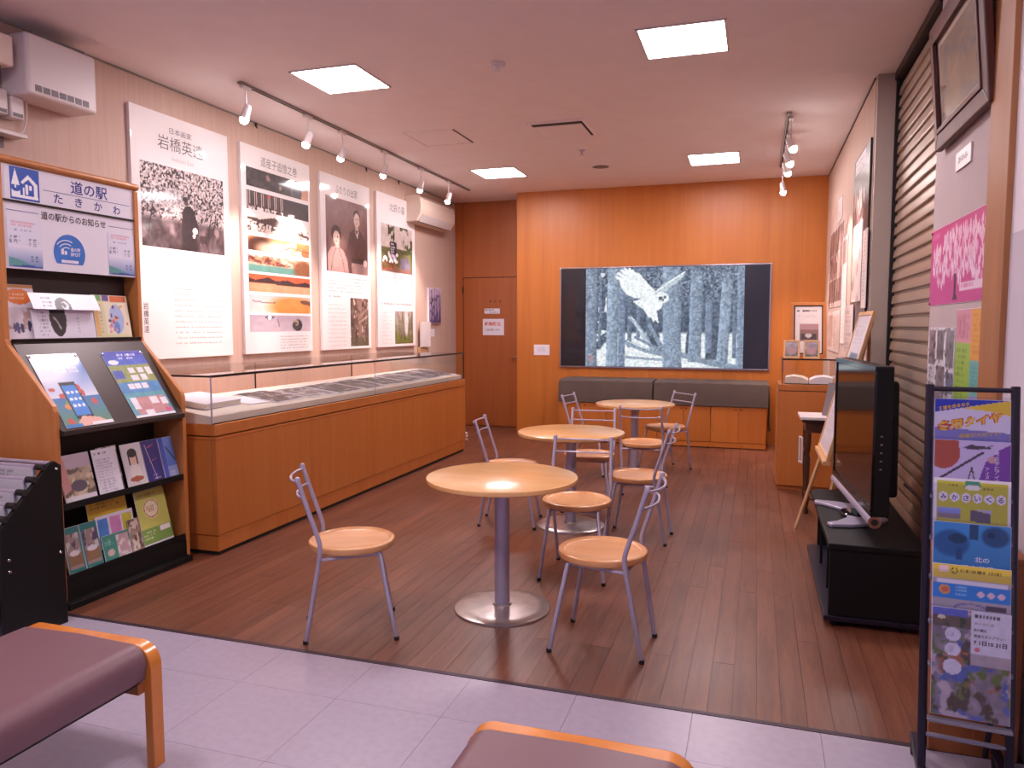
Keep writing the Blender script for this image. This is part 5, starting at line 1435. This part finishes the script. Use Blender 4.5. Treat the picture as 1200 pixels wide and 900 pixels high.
letters([('あゆみ', .05, .028, .17, .032)], 'lettering', 'ink_grey', lb)
pk = board('pink_poster', 'pink poster with a white blossoming tree on the near right wall', 'poster', (XN - .003, 4.64, 1.575), FACE_L, 1.09, .40, .002)
c = Canvas(170, 64, '#c23c8c', 131)
cr = c.rng
for i in range(420):
    u = cr.uniform(.06, .97); top_ = .62 + .28 * math.sin(min(1, u * 1.2) * 2.2) * .9
    v = cr.uniform(.30 + .06 * math.sin(u * 20), .92)
    if v > .90 - .30 * (u < .35) * (.35 - u) * 2: continue
    c.ell(u, v, .009, .055, ['#ecd2e6', '#f0dcec', '#e0b4d6'][int(cr.integers(3))], 0, .95)
c.poly([(.46, .04), (.485, .12), (.485, .36), (.52, .36), (.52, .12), (.56, .04)], '#3a2038'); c.rect(.58, .14, .93, .24, '#e8d0e2')
c.text(.6, .15, .92, .23, 1, '#c23c8c', .7, .012); c.text(.04, .86, .22, .95, 1, '#e8c8e0', .8, .012)
c.build('printed_sheet', pk, .002, .002, 1.086, .396)
for u in (.012, 1.078):
    for v in (.012, .388):
        MB().box(u - .008, -.004, v - .005, u + .008, 0, v + .005).build('pin', 'rubber', pk)
fs_ = board('photo_flyer', 'white flyer with a grid of small photos under the pink poster', 'poster', (XN - .003, 4.62, 1.02), FACE_L, .575, .44, .002)
c = Canvas(66, 56, '#dcd8e2', 132)
for (a, b, e, f) in ((.04, .55, .30, .96), (.36, .62, .62, .96), (.70, .55, .97, .97), (.36, .10, .68, .56), (.04, .05, .30, .34), (.74, .05, .98, .22), (.74, .27, .98, .50)):
    c.rect(a, b, e, f, ['#7d7a80', '#9aa08a', '#6a7a94', '#8d8088'][int(c.rng.integers(4))])
c.noise(16, 14, .16); c.mottle(16, 14, '#4c4854', .60, .08); c.text(.05, .38, .3, .52, 3, '#555060', .7, .04)
c.build('printed_sheet', fs_, .002, .002, .571, .436)
cs = board('colour_notice', 'pink, orange, green and teal column notice beside the photo flyer', 'poster', (XN - .003, 4.03, 1.0), FACE_L, .475, .545, .002)
c = Canvas(60, 60, '#b0c860', 133); c.rect(0, .72, .55, 1, '#d898a8'); c.rect(.55, .58, 1, 1, '#e0a040'); c.rect(0, 0, .55, .72, '#9cc050'); c.rect(.55, .30, 1, .58, '#6fb4b0'); c.rect(.55, 0, 1, .30, '#a098d0')
c.text(.05, .75, .5, .95, 6, '#a04a60', .6, .03); c.text(.6, .62, .96, .95, 12, '#a0602a', .6, .03); c.text(.05, .05, .5, .68, 12, '#4a6a2a', .6, .03); c.text(.6, .33, .96, .54, 6, '#2a6a68', .6, .03); c.text(.6, .04, .96, .26, 6, '#4a4488', .6, .03)
c.build('printed_sheet', cs, .002, .002, .471, .541)

# ================================================================== BROWN CABINET BEHIND THE RACK
wc = thing('wooden_cabinet', 'low brown wooden cabinet behind the right brochure rack', 'cabinet', (.60, 2.825, 0))
MB().box(0, 0, 0, .27, .19, .68).build('body', 'cabinet_brown', wc, bevel=.003)
MB().box(-.006, -.006, .68, .275, .195, .70).build('top', 'cabinet_brown', wc, bevel=.003)
MB().box(.13, -.010, .06, .265, 0, .155).build('drawer_front', 'cabinet_brown', wc, bevel=.002)
MB().box(.13, -.006, .17, .265, 0, .65).build('door', 'cabinet_brown', wc, bevel=.002)
MB().lathe([(0, 0), (.010, 0), (.010, .012), (0, .014)], 12).build('knob', 'bronze_edge', wc, smooth=True).location = (.215, -.012, .11)
for q in wc.children:
    if q.name.startswith('knob'): q.rotation_euler = (R(90), 0, 0)

# ================================================================== BROCHURE RACK (right, near)
br = thing('brochure_rack', 'dark steel brochure rack with six clear pockets at the right edge', 'brochure rack', (.533, 2.585, 0), R(-5))
RW = .240; LN = .155
def ry(z): return LN * z
for x in (0, RW):
    MB().tube([(x, ry(.0), .02), (x, ry(1.275), 1.275)], .0135, 10).build('post', 'indigo_steel', br, smooth=True)
    MB().tube([(x, ry(.62), .62), (x + (.03 if x == 0 else -.03), .21, .03)], .009, 8).build('rear_leg', 'indigo_steel', br, smooth=True)
    MB().box(x - .014, -.16, .045, x + .014, .22, .068).build('foot_bar', 'indigo_steel', br, bevel=.003)
    for yy_ in (-.14, .19):
        k_ = MB().lathe([(0, -.012), (.022, -.012), (.024, 0), (.022, .012), (0, .012)], 16).build('caster', 'rubber', br, smooth=True)
        k_.location = (x, yy_, .024); k_.rotation_euler = (0, R(90), 0)
MB().tube([(-.01, ry(.15), .165), (RW + .01, ry(.15), .165)], .008, 8).build('cross_bar', 'pocket_rim', br, smooth=True)
MB().tube([(0, ry(1.26), 1.262), (RW, ry(1.26), 1.262)], .008, 8).build('cross_bar', 'indigo_steel', br, smooth=True)
tops = [1.235, 1.105, .985, .850, .722, .592]
brm = Matrix.Translation((.533, 2.585, 0)) @ Matrix.Rotation(R(-5), 4, 'Z')
def pocket_pt(i, x, z):
    return brm @ Vector((x, ry(z) - .012 - .012 * i, z))
sheets = []
pw, ph, x0 = .212, .30, .014
labs = ['blue and yellow winter tyre leaflet in the top pocket of the right rack', 'purple and white archaeology leaflet, second pocket of the right rack',
        'yellow green cycling leaflet with six lettered circles, third pocket of right rack', 'blue pottery leaflet in the fourth pocket of the right rack',
        'yellow and blue parking leaflet in the fifth pocket of the right rack', 'photo collage stamp-rally leaflet filling the bottom pocket of the right rack']
tilt_deg = -math.degrees(math.atan(LN))
def cvt(i):
    c = Canvas(70, 96, '#dcd4e4', 140 + i)
    f = lambda v: .56 + v * .44    # v 0..1 over the visible upper band
    if i == 0:
        c.rect(0, 0, 1, 1, '#7c78b8'); c.poly([(0, f(.66)), (1, f(1.02)), (1, f(.2)), (.5, f(.25)), (0, f(.3))], '#d8d2e4'); c.poly([(.35, f(.78)), (1, f(.99)), (1, f(.62)), (.7, f(.72))], '#e0c030'); c.poly([(0, f(.66)), (1, f(1.0)), (1, 1), (0, 1)], '#2230a8')
    elif i == 1:
        c.rect(0, 0, 1, 1, '#cdbfe0'); c.ell(.12, f(.68), .23, .17, '#b05034'); c.poly([(.0, f(.95)), (.32, f(1)), (.34, f(.75)), (.25, f(.42)), (.15, f(.55)), (0, f(.6))], '#b05034'); c.line([(.06, f(.02)), (.64, f(.72))], .035, '#4a3c48'); c.poly([(.38, f(.82)), (.48, f(.9)), (.74, f(.86)), (.74, f(.82)), (.48, f(.78))], '#4a3c48'); c.line([(.62, f(.8)), (.76, f(.9))], .012, '#4a3c48')
        c.line([(.45, f(.02)), (.50, f(.36)), (.54, f(.02))], .018, '#4a3c48'); c.poly([(.58, f(0)), (.68, f(.5)), (.85, f(.8)), (1, f(.95)), (1, 0), (.55, 0)], '#7a3ca0'); c.ell(.76, f(.56), .06, .035, '#d0a0a0')
    elif i == 2:
        c.rect(0, 0, 1, 1, '#e0dce4'); c.rect(.05, 0, .95, f(.92), '#bcb83a'); c.poly([(.42, f(.95)), (.6, f(.95)), (.62, f(.78)), (.40, f(.78))], '#3f8a70'); c.ell(.51, f(.80), .10, .03, '#e8e8e0')
        for k in range(6): c.ell(.13 + k * .148, f(.55), .062, .048, '#e4e0ee')
        c.rect(.06, f(.02), .36, f(.30), '#8a7a80'); c.grad('#7a88c8', '#8f9ae0', .06, f(.14), .36, f(.30)); c.poly([(.48, f(.0)), (.48, f(.28)), (.75, f(.2)), (.74, f(-.02))], '#5f5668'); c.poly([(.5, f(.3)), (.76, f(.3)), (.75, f(.2))], '#b0a8d0')
        c.text(.2, f(.80), .38, f(.86), 1, '#5a5a20', .8, .02); c.text(.64, f(.76), .85, f(.82), 1, '#5a5a20', .8, .02)
    elif i == 3:
        c.rect(0, 0, 1, 1, '#3f8ac8'); c.grad('#2f6a98', '#3f92d4'); c.ell(.24, f(.50), .20, .12, '#1f5a90', .3); c.ell(.32, f(.62), .12, .05, '#123a5c'); c.rect(.30, f(.12), .38, f(.4), '#1a4a78'); c.ell(.8, f(.72), .15, .09, '#1d4f7c', .3); c.ell(.75, f(.76), .05, .03, '#0f3050'); c.rect(.47, f(.62), .58, f(.98), '#1f4a70')
    elif i == 4:
        c.rect(0, 0, 1, 1, '#b0a8b0'); c.rect(0, f(.66), 1, 1, '#d8c048'); c.rect(.08, f(.80), .20, f(.95), '#e8c8d8'); c.ell(.28, f(.86), .045, .032, '#2a2420'); c.rect(.265, f(.80), .295, f(.92), '#d8c048'); c.rect(.25, f(.84), .31, f(.88), '#d8c048'); c.text(.36, f(.80), .95, f(.92), 1, '#5a4a20', .9, .035); c.rect(.06, f(.56), .95, f(.64), '#e6e2ec'); c.rect(0, f(.20), 1, f(.56), '#2f86d8')
        c.ell(.16, f(.40), .07, .05, '#e0a040'); c.ell(.16, f(.40), .05, .03, '#d86a4a')
        for k in range(3): c.ell(.62 + k * .13, f(.36), .045, .032, '#e8c8d4')
        c.text(.3, f(.28), .52, f(.52), 3, '#d0e4f4', .7, .03); c.ell(.5, f(0.0), .22, .06, '#8078a8'); c.ell(.5, f(-.02), .19, .05, '#b0a8b0'); c.rect(.68, f(0.0), .94, f(.13), '#5a4850')
    else:
        c.rect(0, 0, 1, 1, '#8a8088'); c.noise(4, 6, .14); c.mottle(4, 7, '#5a6aa8', .58, .08); c.mottle(5, 7, '#c0b0b8', .60, .08); c.mottle(6, 8, '#5a4a3c', .60, .08); c.mottle(7, 9, '#6a7a3c', .66, .05); c.mottle(7, 9, '#a86a4c', .68, .05)
        c.rect(0, .93, .45, 1, '#5f6ac0'); c.rect(0, .82, .5, .93, '#6a5848'); c.ell(.12, .91, .05, .02, '#dcd8b8'); c.mottle(9, 6, '#3c4a2c', .55, .1, c.box(0, .82, .5, .92))
        c.rect(.5, .60, 1, 1, '#dcd8e4'); c.rect(.5, .50, 1, .60, '#b0a4a8')
        for v in (.76, .62, .46): c.ell(.27, v, .10 if v > .5 else .12, .062 if v > .5 else .072, '#d8d4e2')
        for v in (.76, .62): c.text(.2, v - .03, .34, v + .03, 3, '#8a8498', .6, .03)
        c.text(.55, .93, .96, .98, 1, '#33303c', .9, .045); c.text(.55, .87, .85, .90, 1, '#8a8490', .7, .025); c.ell(.58, .645, .04, .018, '#d8707a')
        c.noise(18, 22, .05)
    return c
for i in range(6):
    hgt = ph if i < 5 else .33
    zb_ = tops[i] - hgt
    pos_ = pocket_pt(i, x0, zb_)
    s_ = brochure('leaflet', labs[i], 'leaflet', pos_, R(-5), pw, hgt, cvt(i), tilt_deg, .004, 'right rack leaflets')
    sheets.append(s_)
    # clear pocket with rim
    zt_ = tops[i] - (.0 if i in (2, 4) else -.004)
    zz0, zz1 = zb_ - .012, tops[i] - (.02 if i in (2, 4) else -.006)
    yo = -.012 - .012 * i - .0065
    pk_ = MB()
    P = [(.006, ry(zz0) + yo, zz0), (RW - .006, ry(zz0) + yo, zz0), (RW - .006, ry(zz1) + yo, zz1), (.006, ry(zz1) + yo, zz1)]
    pk_.add(P + [(a, b + .002, e) for a, b, e in P], [(0, 1, 2, 3), (7, 6, 5, 4), (0, 4, 5, 1), (1, 5, 6, 2), (2, 6, 7, 3), (3, 7, 4, 0)])
    pkt = pk_.build('pocket', 'acrylic', br)
    MB().box(.006, ry(zz0) + yo - .003, zz0 - .012, RW - .006, ry(zz0) + yo + .02, zz0).build('pocket_base', 'pocket_rim', pkt, bevel=.002)
def lm(name, c, r=.45):
    return plain(name, c, r, var=0.0)
lm('ink_yellow', '#e8b81c'); lm('ink_red2', '#c03a20'); lm('ink_white', '#ece8f0'); lm('ink_navy', '#25306c'); lm('ink_tan', '#c8a848')
def vb(v): return (.56 + v * .44) * ph
letters([('冬道を走るなら', .010, vb(.70), .088, .013, .03, .22)], 'lettering', 'ink_yellow', sheets[0])
letters([('冬用タイヤ', .006, vb(.15), .185, .038, .10, .22)], 'headline_outline', 'ink_red2', sheets[0], off=-.0011)
letters([('冬用タイヤ', .008, vb(.165), .181, .034, .03, .22)], 'headline', 'ink_yellow', sheets[0], off=-.0015)
letters([('装着が大切です!', .07, vb(.04), .115, .014, .02, .12)], 'lettering', 'ink_tan', sheets[0])
letters(vtext('考古学とアイヌ', .168, vb(.78), .013, 1.15), 'lettering', 'ink_white', sheets[1])
letters(vtext('アイヌ', .143, vb(.38), .011, 1.15), 'lettering', 'ink_white', sheets[1])
for k, ch in enumerate('みかさいくる'):
    letters([(ch, (.13 + k * .148) * pw - .0085, vb(.55) - .0085, .017, .017, .02)], 'character', 'ink_navy', sheets[2])
letters([('北の', .115, vb(.10), .04, .017, .02), ('縄文世界', .078, vb(-.12), .09, .019, .01)], 'lettering', 'ink_white', sheets[3])
letters([('7 1日10 31日', .113, .228, .088, .014, .03), ('秋の観光', .113, .268, .035, .010, .01), ('周遊スタンプラリー', .113, .250, .085, .010, .01)], 'lettering', 'ink', sheets[5])
